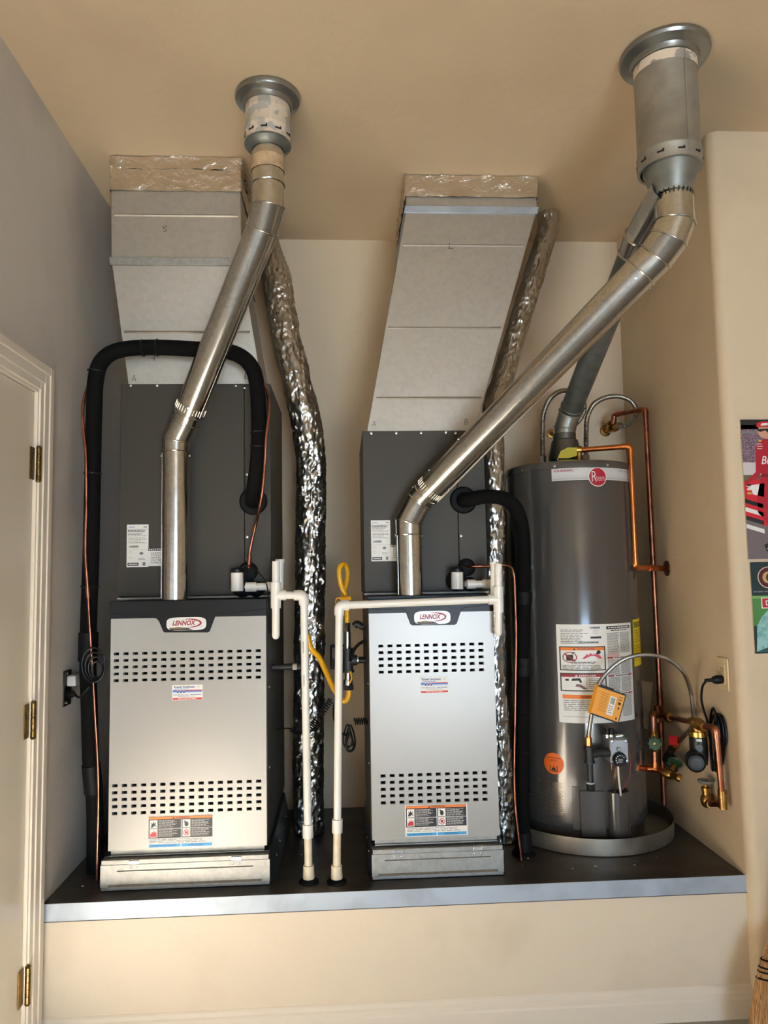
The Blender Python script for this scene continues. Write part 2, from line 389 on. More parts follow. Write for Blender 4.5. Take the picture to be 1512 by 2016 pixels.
def warning_print(fn):
    p = Print(fn); W = flat('white', 232, 228, 220); K = flat('black', 24, 22, 22); O = flat('orange', 236, 124, 34); Rd = flat('red', 206, 44, 48); B = flat('blue', 60, 160, 214)
    p.rect(0, 0, 1, 1, W, .0005)
    p.rect(.015, .30, .985, .985, K, .0007)
    p.rect(.02, .90, .98, .975, O, .0009); p.text('WARNING', .42, .908, .64, .966, K, .0012, .02)
    p.poly([(.37, .908), (.41, .908), (.39, .966)], K, .0012)
    for (x, y) in ((.03, .62), (.03, .33), (.53, .62), (.53, .33)):
        p.rect(x, y, x+.12, y+.255, W, .001)
        p.lines(x+.135, y+.01, x+.43, y+.25, 7, W, .001, .3, int(x*90+y*50))
    p.rect(.505, .30, .515, .89, W, .001); p.rect(.02, .59, .98, .605, W, .001)
    p.poly([(.045, .65), (.06, .74), (.05, .82), (.075, .76), (.09, .85), (.1, .76), (.13, .82), (.115, .73), (.14, .66), (.10, .70), (.08, .65)], K, .0012)
    p.poly([(.04, .35), (.04, .46), (.055, .43), (.065, .53), (.08, .47), (.1, .55), (.11, .47), (.13, .53), (.14, .35)], Rd, .0012)
    p.ell(.59, .73, .03, .08, K, .0012); p.poly([(.55, .82), (.57, .84), (.61, .7), (.59, .68)], K, .0013)
    p.ring(.59, .455, .045, .10, .22, Rd, .0013); p.rect(.57, .42, .61, .49, K, .0012); p.poly([(.557, .52), (.565, .535), (.623, .39), (.615, .375)], Rd, .0014)
    p.lines(.03, .14, .88, .28, 3, flat('grey', 120, 116, 112), .001, .35, 5, .1)
    p.rect(.02, .02, .5, .11, B, .001); p.rect(.515, .02, .98, .11, B, .001)
    p.lines(.05, .035, .45, .095, 2, flat('navy', 20, 60, 110), .0012, .4, 8, .1); p.lines(.62, .035, .86, .095, 2, K, .0012, .4, 9, .1)
    return p
def service_print(fn):
    p = Print(fn); W = flat('white', 232, 228, 220); Bl = flat('midblue', 62, 112, 190); Rd = flat('red', 206, 44, 48); Nv = flat('navy2', 36, 64, 130)
    p.rect(0, 0, 1, 1, W, .0005); p.text('Russett Southwest', .06, .80, .74, .95, Nv, .001, .02); p.lines(.8, .8, .95, .94, 2, flat('palegrey', 190, 190, 190), .001, .4, 2)
    p.lines(.08, .70, .55, .76, 1, Bl, .001, .5, 4, 0)
    p.rect(.02, .53, .98, .66, Bl, .0008); p.rect(.45, .61, .98, .66, Rd, .0010); p.rect(.02, .47, .98, .50, flat('paleblue', 170, 196, 226), .0009)
    for k in range(3): p.rect(.16+.1*k, .50, .22+.1*k, .68, flat('skin', 190, 150, 140), .001); p.rect(.165+.1*k, .47, .215+.1*k, .58, Nv, .0011)
    p.text('FOR SERVICE CALL', .05, .30, .55, .38, Nv, .001, .01); p.lines(.59, .315, .95, .365, 1, Nv, .001, .7, 3, 0)
    p.lines(.2, .22, .8, .27, 1, flat('grey', 120, 116, 112), .001, .5, 6, 0)
    p.rect(.02, .02, .98, .14, Rd, .0008); p.lines(.2, .05, .8, .11, 1, W, .001, .6, 7, 0)
    return p
def furnace(label, u, x0, x1, z0, z1, cols_px, rows_top, rows_bot, rowx, badge_px, head_px, serv_px, warn_px):
    t = thing('furnace', label, 'furnace', ((x0+x1)/2, YFU, z0))
    y = YFU
    b = MB()   # cabinet: open-fronted steel shell behind the door
    w_ = .012
    b.box(x0, y+.022, z0, x0+w_, y+DFU, z1-.002); b.box(x1-w_, y+.022, z0, x1, y+DFU, z1-.002)
    b.box(x0+w_, y+.022, z1-.014, x1-w_, y+DFU, z1-.002); b.box(x0+w_, y+.022, z0, x1-w_, y+DFU, z0+.012); b.box(x0+w_, y+.10, z0+.012, x1-w_, y+.11, z1-.014, 1)
    b.build('cabinet', [DKGREY(), mat('dark_interior', (20, 19, 18), .7)], t, bevel=.002)
    cols = []
    for (ua, ub) in cols_px: cols.append((at(ua, rowx, Y=y).x, at(ub, rowx, Y=y).x))
    rows = []
    um = (cols_px[0][0]+cols_px[-1][1])/2
    for (va, vb) in rows_top+rows_bot: rows.append((at(um, vb, Y=y).z, at(um, va, Y=y).z))
    holes_panel(x0+.003, x1-.003, z0+.004, z1-.06, y, .02, cols, rows, .012).build('front_panel', SILVERP(), t, smooth=False, bevel=0)
    hp = [at(a, c, Y=y) for a, c in head_px]
    hd = MB(); pol = [(x0, 0, z1)] + [(p.x, 0, p.z) for p in hp] + [(x1, 0, z1)]
    pol[1] = (x0, 0, pol[1][2]); pol[-2] = (x1, 0, pol[-2][2])
    hd.prism([(q[0], y-.006, q[2]) for q in pol], (0, .0055, 0)); hd.box(x0, y-.0005, z1-.06, x1, y+.0215, z1)
    head = hd.build('header_panel', mat('black_header_plastic', (16, 15, 14), .36, spec=.25), t, bevel=.0015)
    a = at(badge_px[0], badge_px[1], Y=y-.007); c = at(badge_px[2], badge_px[3], Y=y-.007); bx0, bx1, bz0, bz1 = a.x, c.x, c.z, a.z
    fn = front(bx0, bz0, bx1, bz1, y-.0065)
    W = flat('badge_silver', 222, 220, 214, rough=.25)
    bp = MB(); n = 24; pts = []
    for k in range(4*n):
        a_ = 2*PI*k/(4*n); ca, sa = math.cos(a_), math.sin(a_); e = .38
        pts.append((.5+.5*math.copysign(abs(ca)**e, ca), .5+.5*math.copysign(abs(sa)**(e*1.6), sa)))
    bp.prism([fn(px_, pz_, 0) for px_, pz_ in pts], (0, -.002, 0)); bd = bp.build('badge', W, t)
    fn2 = front(bx0, bz0, bx1, bz1, y-.0086); p = Print(fn2); RED = flat('maroon', 150, 18, 44); K = flat('black', 24, 22, 22)
    p.text('LENNOX', .15, .38, .74, .76, RED, .0004, .035, .28)
    i = p.mi(RED); vs = []; nn = 22
    for k in range(nn+1):
        a_ = math.radians(118-218*k/nn); th = .13*math.sin(PI*(k+1)/(nn+2))+.01
        vs += [fn2(.60+.29*math.cos(a_), .55+.34*math.sin(a_), .0003), fn2(.60+(.29-th*.35)*math.cos(a_), .55+(.34-th)*math.sin(a_), .0003)]
    p.b.add(vs, [(2*k, 2*k+2, 2*k+3, 2*k+1) for k in range(nn)], i)
    p.poly([(.07, .20), (.30, .26), (.52, .2), (.68, .02), (.13, .03), (.08, .1)], K, .0003)
    G = flat('badge_gold', 190, 150, 90); p.lines(.10, .12, .50, .24, 2, G, .0006, .4, 3, .2)
    p.ell(.885, .27, .008, .025, RED, .0004, 8)
    p.build('lettering', bd)
    for pxs, f_, nm in ((serv_px, service_print, 'service_sticker'), (warn_px, warning_print, 'warning_label')):
        f_(pxfront(*pxs, y-.0004)).build(nm, t)
    # galvanised foot under the door
    ft = MB(); ft.box(x0+.012, y+.004, z0-.012, x1-.012, y+.012, z0+.004); ft.box(x0+.012, y-.006, z0-.012, x1-.012, y+.012, z0-.009); ft.build('foot_rail', GALV(), t)
    for k in range(3):
        screw(t, (x1+.0002, y+.06+.0*k, z0+.25+.28*k), (1, 0, 0)); screw(t, (x0-.0002, y+.06, z0+.25+.28*k), (-1, 0, 0))
    return t
n1 = [(222+19.05*k-.00*k, 232+19.05*k) for k in range(16)]
# slot columns and rows read off the photograph
c1 = [(222.5+18.75*k, 232.8+18.75*k) for k in range(16)]
r1t = [(1281.5+13.1*k, 1287+13.1*k) for k in range(5)]
r1b = [(1539.5+13.6*k, 1545.5+13.6*k) for k in range(5)]
fu1 = furnace('wider silver gas furnace with sixteen slots in each row, beside the door wall', 0, -.813, -.272, .575, 1.421, c1, r1t, r1b, 1420,
        (328, 1216, 406, 1240), [(217, 1208), (308, 1217), (313, 1222), (322, 1243), (325, 1245), (409, 1245), (413, 1243), (424, 1214), (430, 1211), (527, 1198)],
        (339, 1349, 399, 1377), (291, 1607.5, 420, 1665))
c2 = [(747.3+18.05*k, 757.3+18.05*k) for k in range(12)]
r2t = [(1267+12.8*k, 1272.5+12.8*k) for k in range(5)]
r2b = [(1521.5+13.2*k, 1527.5+13.2*k) for k in range(5)]
fu2 = furnace('narrower silver gas furnace with twelve slots in each row, near the water heater', 0, .084, .535, .578, 1.421, c2, r2t, r2b, 1420,
        (815, 1203.5, 887, 1228), [(722, 1201), (793, 1199), (798, 1203), (808, 1229), (812, 1231), (895, 1230), (899, 1227), (908, 1200), (913, 1197), (972, 1189)],
        (827, 1333.5, 883, 1363.5), (797, 1586, 921, 1643))

# filter rack bases
def filter_base(label, x0, x1, ztop, yf, zd, fl=.028):
    t = thing('filter_rack_base', label, 'filter rack', ((x0+x1)/2, yf, ZP))
    g = GALV()
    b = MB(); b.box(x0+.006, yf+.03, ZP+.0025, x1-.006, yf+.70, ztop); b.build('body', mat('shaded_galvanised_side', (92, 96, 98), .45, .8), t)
    for sx, xx in ((1, x1-.006), (-1, x0+.006)):   # side flanges: outward-turned strip with screws
        s = MB(); s.hexa([(xx, yf+.02, ZP+.0025), (xx+sx*fl, yf+.05, ZP+.0025), (xx+sx*fl, yf+.66, ZP+.0025), (xx, yf+.70, ZP+.0025),
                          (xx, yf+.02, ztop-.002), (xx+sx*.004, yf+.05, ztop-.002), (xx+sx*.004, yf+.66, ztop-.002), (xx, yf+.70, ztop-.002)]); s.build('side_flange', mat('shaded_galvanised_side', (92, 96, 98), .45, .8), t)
        for q in range(4): screw(t, (xx+sx*fl*.6, yf+.12+.14*q, ZP+.055), (sx, 0, .4))
    d = MB(); d.box(x0, yf, ZP+.012, x1, yf+.012, zd-.016); d.box(x0+.004, yf-.002, zd-.016, x1-.004, yf+.03, zd)
    d.box(x0+.002, yf+.002, ZP+.0025, x1-.002, yf+.026, ZP+.012)
    dr_ = d.build('door', g, t, bevel=.0015)
    e = MB(); wz = (zd-ZP); xa, xb = x0+(x1-x0)*.10, x1-(x1-x0)*.10
    e.prism([(xa, yf, ZP+wz*.62), (xa, yf-.003, ZP+wz*.64), (xa, yf, ZP+wz*.66)], (xb-xa, 0, 0)); e.build('pressed_bead', g, dr_, smooth=False)
    e = MB(); xa, xb = x0+(x1-x0)*.05, x1-(x1-x0)*.05
    e.prism([(xa, yf, ZP+.016), (xa, yf-.008, ZP+.013), (xa, yf-.008, ZP+.018), (xa, yf, ZP+.023)], (xb-xa, 0, 0)); e.build('bottom_pull', g, dr_, smooth=False)
    for q in (.2, .8):
        xx = x0+(x1-x0)*q; l = MB(); l.box(xx-.017, yf-.005, zd-.014, xx+.017, yf-.002, zd-.004); l.tube([(xx-.014, yf-.006, zd-.006), (xx-.014, yf-.006, zd+.001), (xx+.014, yf-.006, zd+.001), (xx+.014, yf-.006, zd-.006)], .0016, 6)
        l.build('latch', CHROME(), t)
        for s in (-1, 1): screw(t, (xx+s*.011, yf-.0002, zd-.026), key='rivet', r=.0026)
    return t
filter_base('galvanised filter rack under the wider furnace, hinged front door with warm sheen', -.827, -.262, .5615, 2.604, .560)
filter_base('galvanised filter rack under the narrower furnace, front door with bluish sheen', .083, .540, .5615, 2.606, .560, .018)

# evaporator coil cabinets
YCO = 2.78
def coil(label, x0, x1, z1, seam_x, sticker, notice, screws_px, hole, drain):
    z0 = 1.4225; t = thing('coil_cabinet', label, 'coil cabinet', ((x0+x1)/2, YCO, z0))
    MB().box(x0, YCO+.012, z0, x1, YCO+.52, z1).build('case', DKGREY(), t, bevel=.002)
    MB().box(x0, YCO, z0+.01, seam_x-.001, YCO+.0115, z1).build('front_panel', DKGREY(), t, bevel=.002)
    MB().box(seam_x+.001, YCO+.001, z0+.01, x1, YCO+.0115, z1).build('access_panel', DKGREY(), t, bevel=.002)
    fl = MB(); fl.box(x0-.002, YCO-.008, z0, x1+.002, YCO+.0118, z0+.006); fl.build('base_flange', GALV(), t)
    for (u_, v_) in screws_px: screw(t, at(u_, v_, Y=YCO))
    fn = pxfront(*sticker, YCO-.0004); p = Print(fn); W = flat('white', 232, 228, 220); K = flat('black', 24, 22, 22); G = flat('grey', 120, 116, 112)
    p.rect(0, 0, 1, 1, W, .0005); p.text('LENNOX', .08, .925, .38, .955, flat('midblue', 62, 112, 190), .001, .02); p.rect(.76, .93, .93, .95, G, .001)
    p.lines(.05, .82, .92, .88, 2, K, .001, .55, 1); p.lines(.05, .72, .95, .81, 3, G, .001, .4, 2); p.lines(.08, .56, .95, .70, 4, G, .001, .35, 3)
    p.rect(0, .885, 1, .889, G, .001); p.rect(0, .55, 1, .553, G, .001)
    p.bars(.1, .455, .55, .505, K, .001); p.rect(0, .405, 1, .408, G, .001)
    p.ring(.17, .34, .08, .03, .12, G); p.ell(.68, .32, .09, .035, G); p.ring(.17, .22, .08, .03, .12, G); p.lines(.55, .16, .92, .22, 2, G, .001, .4, 4)
    p.rect(.05, .03, .55, .10, K, .001); p.lines(.1, .05, .5, .08, 1, W, .0012, .8, 5, 0); p.rect(.74, .03, .87, .11, G, .001)
    p.build('rating_sticker', t)
    fn = pxfront(*notice, YCO-.0004); p = Print(fn); p.rect(0, 0, 1, 1, W, .0005); p.rect(0, .84, 1, 1, K, .0008)
    for k, s in enumerate(('CLEAN', 'COILS', 'USING', 'WATER', 'ONLY')): p.text(s, .12, .68-.13*k, .62, .76-.13*k, K, .001, .01)
    p.text('NOTICE', .03, .87, .85, .97, W, .001, .02); p.build('notice_sticker', t)
    hc = at(hole[0], hole[1], Y=YCO); h = MB()
    h.lathe([(.052, 0), (.052, .006), (.046, .012), (.030, .013), (.030, .002)], (hc.x, YCO-.0003, hc.z), (0, -1, 0), 30); h.build('line_grommet', RUBBER(), t)
    for (u_, v_, r_) in drain:
        q = at(u_, v_, Y=YCO); h = MB(); h.lathe([(r_, 0), (r_, .008), (r_*.75, .014), (r_*.3, .016)], (q.x, YCO-.0003, q.z), (0, -1, 0), 24); h.build('drain_port_gasket', RUBBER(), t)
    return t
co1 = coil('tall dark grey coil cabinet on the wider furnace, behind a vertical flue', -.83, -.27, 2.231, at(481, 900, Y=YCO).x, (250, 1033, 292, 1116), (292, 1079, 334, 1114),
     [(257, 759), (309, 759), (464, 759), (481, 763), (486, 934), (486, 1057)], (499, 987), [(489, 1125, .036), (478, 1152, .045), (440, 1150, .001), (505, 1160, .03)])
co2 = coil('shorter dark grey coil cabinet on the narrower furnace, under the duct marked L', .078, .546, 2.045, at(899, 900, Y=YCO).x, (730, 1024.5, 769.5, 1104.5), (769, 1072, 811, 1104),
     [(731, 853), (780, 852.5), (829, 852), (878, 851), (897, 853), (878, 896), (904, 963), (908, 1055)], (912, 985), [(918, 1117, .034), (898, 1143, .040), (925, 1150, .027)])

# ================================================================== sheet-metal plenums
def pen(fnm, s, u0, v0, u1, v1, y, parent, rot=0, slope=None):
    """marker-pen letter written on a sloping sheet; `slope` maps (u,v) to the sheet"""
    a, c = slope(u0, v1), slope(u1, v0); b_, d_ = slope(u1, v1), slope(u0, v0)
    def fn(x, q, h):
        p = (a*(1-x)+b_*x)*(1-q)+(d_*(1-x)+c*x)*q; return p+V((0, -h-.0006, 0))
    p = Print(fn); p.text(s, 0, 0, 1, 1, flat('pen_black', 20, 18, 22), .0004, -.02, .1, rot); return p.build('pen_mark', parent)
def band(b, F, K, t0, t1, lift, m=0):
    """strip round the front and sides of a duct; F(s,t) front sheet corner, K = back offset"""
    pass
def duct_section(name, q0, q1, parent, m, bev=.002):
    """q0/q1: (x0,x1,yfront,yback,z) bottom and top rings"""
    b = MB(); r = lambda q: [(q[0], q[2], q[4]), (q[1], q[2], q[4]), (q[1], q[3], q[4]), (q[0], q[3], q[4])]
    b.hexa(r(q0)+r(q1)); return b.build(name, m, parent, bevel=bev)
def lerpq(a, b, t): return tuple(x+(y-x)*t for x, y in zip(a, b))
def grow(q, g): return (q[0]-g, q[1]+g, q[2]-g, q[3]+g, q[4])
def bead(q0, q1, ts, parent, m, name='pressed_bead'):
    for t in ts:
        a = lerpq(q0, q1, t); b = MB(); h = .005
        up = V((0, q1[2]-q0[2], q1[4]-q0[4])).normalized()
        p = V((a[0]+.012, a[2], a[4])); q = V((a[1]-.012, a[2], a[4]+.0)); o = V((0, -.0035, 0))
        b.prism([p-up*h, p+o, p+up*h], q-p); b.build(name, m, parent, smooth=False)
def tape_band(qa, qb, parent, name, mt, seed, lift=.0015, amp=.0022):
    """foil tape round front and sides with puckered edges"""
    rd = random.Random(seed); b = MB(); n = 26; vs = []; fs = []
    ra, rb = grow(qa, lift), grow(qb, lift)
    def ring(q, k):
        P = [V((q[0], q[3], q[4])), V((q[0], q[2], q[4])), V((q[1], q[2], q[4])), V((q[1], q[3], q[4]))]
        out = []
        for i, (u, v) in enumerate(zip(P, P[1:])):
            nrm = [V((-1, 0, 0)), V((0, -1, 0)), V((1, 0, 0))][i]
            for j in range(n): out.append(u.lerp(v, j/(n-1))+nrm*abs(rd.gauss(0, amp))+V((0, 0, rd.uniform(-.002, .002) if k in (0, 4) else 0)))
        return out
    rows = [ring(lerpq(ra, rb, k/4), k) for k in range(5)]; m_ = len(rows[0])
    for r_ in rows: vs += r_
    for k in range(4):
        for j in range(m_-1): fs.append((k*m_+j, k*m_+j+1, (k+1)*m_+j+1, (k+1)*m_+j))
    b.add(vs, fs); return b.build(name, mt, parent)
# left plenum (marked 5)
t = thing('supply_plenum', 'straight galvanised supply plenum marked 5 on the tall coil cabinet', 'duct', (-.6, 2.8, 2.233))
A0 = (-.808, -.304, 2.80, 3.18, 2.233); A1 = (-.857, -.372, 2.735, 3.10, 2.690); A2 = (-.858, -.373, 2.713, 3.08, ZC-.002)
D = DUCT()
duct_section('lower_section', A0, lerpq(A0, A1, .985), t, D); duct_section('upper_section', A1, A2, t, D)
bead(A0, A1, (.43,), t, D); bead(A1, A2, (.44,), t, D)
for k, (qa, qb) in enumerate(((lerpq(A0, A1, .965), lerpq(A1, A2, .035)),)):
    duct_section('drive_cleat', grow(qa, .007), grow(qb, .007), t, GALV())
tape_band(lerpq(A1, A2, .67), lerpq(A1, A2, .90), t, 'foil_tape', TAPE(), 3); tape_band(lerpq(A1, A2, .88), lerpq(A1, A2, .998), t, 'foil_tape', TAPE(), 4, .002, .003)
def slopeq(qa, qb):
    P = V((qa[0], qa[2], qa[4])); n_ = V((0, qb[2]-qa[2], qb[4]-qa[4])).cross(V((1, 0, 0))); n_.normalize()
    def f(u, v):
        d = ray(u, v); o = V((0, 0, CH)); k = (P-o).dot(n_)/d.dot(n_); return o+d*k
    return f
SA, SB = slopeq(A0, A1), slopeq(A1, A2)
pen(None, '5', 321, 445, 330, 456, 0, t, 180, SB); pen(None, 'A', 259, 738, 268, 751, 0, t, 0, SA); pen(None, 'B', 481, 735, 493, 746, 0, t, 0, SA); pen(None, '4', 298, 698, 306, 711, 0, t, 0, SA)
# right plenum (marked L)
t = thing('supply_plenum', 'slanting galvanised supply plenum marked L, leaning towards the ceiling', 'duct', (.3, 2.8, 2.047))
B0 = (.096, .516, 2.80, 3.22, 2.047); B1 = (.269, .797, 2.82, 3.30, 2.953); B2 = (.269, .797, 2.822, 3.30, ZC-.002)
duct_section('slanted_section', B0, lerpq(B0, B1, .99), t, D); duct_section('collar_section', B1, B2, t, D)
bead(B0, B1, (.145, .455, .83), t, D)
duct_section('drive_cleat', grow(lerpq(B0, B1, .975), .007), grow(lerpq(B1, B2, .06), .007), t, mat('bright_folded_edge_metal'))
tape_band(lerpq(B1, B2, .34), lerpq(B1, B2, .99), t, 'foil_tape', TAPE(), 9, .003, .004)
SA = slopeq(B0, B1)
pen(None, 'L', 883, 479, 892, 490, 0, t, 0, SA); pen(None, 'A', 732.5, 829, 740, 839.5, 0, t, 0, SA); pen(None, 'B', 914, 825, 921.5, 836, 0, t, 0, SA)
for k in range(1): pass

# ================================================================== flue pipes
def mitre_parts(pts, rs, parent, names, mats, beads=(), seam=True, n=40):
    pts = [V(p) for p in pts]; k = len(pts); D = [(pts[i+1]-pts[i]).normalized() for i in range(k-1)]
    for i in range(k-1):
        d = D[i]; x, y = perp(d); b = MB(); vs = []
        def ring(i_, rr, sc_=1.0):
            if i_ == 0: nn = D[0]
            elif i_ == k-1: nn = D[-1]
            else: nn = (D[i_-1]+D[i_]).normalized()
            out = []
            for j in range(n):
                a = 2*PI*j/n; v = (x*math.cos(a)+y*math.sin(a))*rr*sc_
                out.append(pts[i_]+v-d*(v.dot(nn)/d.dot(nn)))
            return out
        r0, r1 = ring(i, rs[i]), ring(i+1, rs[i+1])
        b.add(r0+r1, [(j, (j+1) % n, n+(j+1) % n, n+j) for j in range(n)])
        if i in beads: b.tube(ring(i, rs[i], 1.02), .0032, 8, closed=True)
        if i == k-2 and (k-1) in beads: b.tube(ring(k-1, rs[k-1], 1.02), .0032, 8, closed=True)
        if seam and (pts[i+1]-pts[i]).length > .2:
            v = (x*.35-y*.9).normalized()
            if v.y > 0: v = -v
            b.obox((pts[i]+pts[i+1])/2+v*(rs[i]+rs[i+1])/2, d.cross(v)*.004, v*.0012, d*(pts[i+1]-pts[i]).length*.49)
        b.build(names[i], mats[i] if isinstance(mats, list) else mats, parent)
def crimp(parent, p, d, r, m, n=30):
    b = MB(); d = V(d).normalized(); x, y = perp(d); p = V(p)
    for j in range(n):
        a = 2*PI*j/n; v = x*math.cos(a)+y*math.sin(a); b.obox(p+v*(r+.0006), d.cross(v)*.0016, v*.0012, d*.011)
    return b.build('crimped_rim', m, parent)
def flare(parent, p, ro, ri, m):
    """ceiling escutcheon: rolled saucer ring"""
    b = MB(); pr = [(ri*1.015, -.046), (ri*1.07, -.045), (ri*1.09, -.038), (ri*1.12, -.031), (ri*1.24, -.026), (ro*.90, -.025), (ro*.97, -.021), (ro, -.013), (ro*.985, -.003), (ro*.95, -.0005)]
    b.lathe(pr, p, n=56, caps=False); return b.build('ceiling_ring', m, parent)
BV = mat('galvanised_vent_sleeve', (168, 164, 152), .48, .7, bump=('soft', 8, .08, .02), var=('noise', 14, (148, 144, 134), .4, .7))
BVP = mat('plaster_splashed_sleeve', (172, 166, 154), .6, .15, bump=('noise', 30, .25, .01), var=('noise', 26, (214, 196, 172), .46, .52))
def b_vent(parent, p, r, z0, z1, m, lip=.012):
    b = MB(); b.lathe([(r*1.0, z1), (r*1.0, z1-.05), (r*1.015, z1-.053), (r*1.0, z1-.058), (r*1.0, z0+.052), (r*1.03, z0+.048), (r*1.03, z0+.042), (r*1.01, z0+.038), (r*1.02, z0), (r*.93, z0), (r*.93, z0+.05)], (p[0], p[1], 0), n=56, caps=False)
    o = b.build('vent_sleeve', m, parent)
    s = MB(); a = math.radians(-78)
    v = V((math.cos(a), math.sin(a), 0)); s.obox(V((p[0], p[1], (z0+z1)/2))+v*r*1.004, V((-v.y, v.x, 0))*.0035, v*.002, V((0, 0, (z1-z0)*.47))); s.build('lock_seam', m, o)
    for k in range(10):
        a = 2*PI*k/10+.25; v = V((math.cos(a), math.sin(a), 0)); q = MB()
        q.obox(V((p[0], p[1], z0+.02))+v*r*1.018, V((-v.y, v.x, 0))*.010, v*.0012, V((0, 0, .0025))); q.obox(V((p[0], p[1], z0+.0225))+v*r*1.018+V((-v.y, v.x, 0))*.008, V((-v.y, v.x, 0))*.0025, v*.0012, V((0, 0, .004))); q.build('lock_slot', mat('dark_slot', (22, 20, 18), .7), o)
# left flue
PM = PIPE()
pv = (-.232, 2.345)
t = thing('flue_pipe', 'shiny flue pipe rising from the wider furnace past a plaster-splashed sleeve', 'flue pipe', at(345, 1181, Y=2.70))
L0 = at(345, 1181, Y=2.70); L0.z = 1.4225; L1 = at(346, 866, Y=2.70); L1.x = L0.x; L2 = at(365, 829, Y=2.675)
zb = at(531, 292, Y=pv[1]).z
L5 = V((pv[0], pv[1], zb)); L4 = V((pv[0], pv[1], at(534, 405, Y=pv[1]).z)); L3 = at(516, 452, Y=2.385)
mitre_parts([L0, L1-V((0, 0, .045)), L1, L2, L2.lerp(L3, .045), L3, L4, L4.lerp(L5, .35), L5], [.0495, .0495, .051, .051, .0525, .0525, .0525, .0525, .0525], t,
            ['vertical_pipe', 'elbow_gore', 'elbow_gore', 'elbow_gore', 'slanted_pipe', 'elbow_gore', 'elbow_gore', 'collar_pipe'], PM, beads=(1, 2, 3, 4, 5, 6, 7))
crimp(t, L2.lerp(L3, .075), L3-L2, .0527, PM)
for k, (p, d) in enumerate(((L1-V((0, 0, .06)), None),)):
    for sx in (-1, 1): screw(t, p+V((sx*.05, -.005, 0)), (sx, -.1, 0))
screw(t, L2.lerp(L3, .06)+V((.05, -.012, -.02)), (1, -.3, -.3)); screw(t, L2.lerp(L3, .07)+V((0, -.0535, -.01)), (0, -1, -.2))
b = MB(); b.lathe([(.0545, 0), (.0545, .045)], (pv[0], pv[1], zb-.085), n=40, caps=False); b.build('patching_tape', mat('tan_masking_tape', (190, 160, 124), .6, var=('noise', 30, (160, 132, 102), .45, .7)), t)
b = MB(); b.lathe([(.0535, -.016), (.062, -.013), (.070, -.006), (.0765, .002), (.0765, .008), (.074, .012)], (pv[0], pv[1], zb+.004), n=48, caps=False); b.build('storm_collar', DULLPIPE(), t)
b_vent(t, pv, .0735, zb+.012, ZC-.012, BVP); flare(t, (pv[0], pv[1], ZC), .108, .0735, mat('escutcheon_metal', (150, 152, 150), .3, .95))
# right flue
pv = (1.012, 2.108)
t = thing('flue_pipe', 'long slanting shiny flue pipe from the narrower furnace to the double vent', 'flue pipe', at(806, 1171, Y=2.70))
R0 = at(807, 1171, Y=2.70); R0.z = 1.4225; R1 = at(805, 1026, Y=2.70); R1.x = R0.x; R2 = at(826, 984, Y=2.675)
zr = at(1322, 388, Y=pv[1]).z
R5 = V((pv[0]+.008, pv[1], zr)); R4 = V((pv[0]+.008, pv[1], at(1325, 438, Y=pv[1]).z)); R3 = at(1292, 505, Y=2.15); R3b = at(1317, 470, Y=2.115)
mitre_parts([R0, R1-V((0, 0, .05)), R1, R2, R2.lerp(R3, .03), R2.lerp(R3, .945), R3, R3b, R4, R5], [.0475, .0475, .0485, .0485, .050, .056, .0565, .0565, .0565, .0565], t,
            ['vertical_pipe', 'elbow_gore', 'elbow_gore', 'elbow_gore', 'slanted_pipe', 'elbow_gore', 'elbow_gore', 'elbow_gore', 'collar_pipe'], PM, beads=(1, 2, 3, 4, 5, 6, 7, 8))
crimp(t, R2.lerp(R3, .055), R3-R2, .0505, PM)
for sx in (-1, 1): screw(t, R1+V((sx*.047, -.008, -.055)), (sx, -.1, 0))
dd = (R3-R2).normalized(); nn_ = V((0, -1, 0)); sd = dd.cross(nn_).normalized()
for f_, s_ in ((.10, 1), (.10, -1), (.22, 0), (.09, 0), (.93, 1), (.92, 0), (.02, -1), (.24, -1)):
    r_ = .050+.006*f_; v = (sd*s_*.95+nn_*(1-abs(s_))+nn_*.25).normalized(); v = (v-dd*v.dot(dd)).normalized(); screw(t, R2.lerp(R3, f_)+v*r_, v)
# double vent: sleeve, cone and wye head
t2 = thing('vent_sleeve_assembly', 'large galvanised vent sleeve with cone below a saucer ring on the ceiling', 'vent', (pv[0], pv[1], ZC))
zs0 = at(1313, 304, Y=pv[1]-.09).z
b_vent(t2, pv, .0925, zs0, ZC-.012, BV); flare(t2, (pv[0], pv[1], ZC), .135, .0925, mat('escutcheon_metal'))
b = MB(); b.lathe([(.083, .055), (.083, .0), (.062, zr-zs0+.02), (.0585, zr-zs0)], (pv[0]+.004, pv[1], zs0), n=48, caps=False); b.build('reducer_cone', mat('grey_cone_metal', (146, 148, 142), .42, .75, var=('noise', 20, (128, 130, 126), .4, .7)), t2)
b = MB(); q = V((pv[0]+.004, pv[1], zr+.003)); b.lathe([(.0595, 0), (.0605, .018), (.066, .04)], q, n=40, caps=False); b.build('clear_tape', mat('shiny_clear_tape', (198, 192, 182), .15, .5, bump=('noise', 50, .6, .01), var=('noise', 36, (190, 80, 84), .62, .66)), t2)
b = MB()
for j in range(26):
    a = 2*PI*j/26; v = V((math.cos(a), math.sin(a), 0)); b.obox(q+v*.0602-V((0, 0, .004)), V((-v.y, v.x, 0))*.002, v*.001, V((0, 0, .006)))
b.build('crimped_rim', mat('dark_crimp', (70, 66, 60), .5, .6), t2)
b = MB(); b.lathe([(.0942, 0), (.0942, .030)], (pv[0], pv[1], ZC-.078), n=48, caps=False); b.build('plaster_tape', mat('torn_white_tape', (222, 204, 180), .7, var=('noise', 24, (160, 150, 136), .55, .6)), t2)
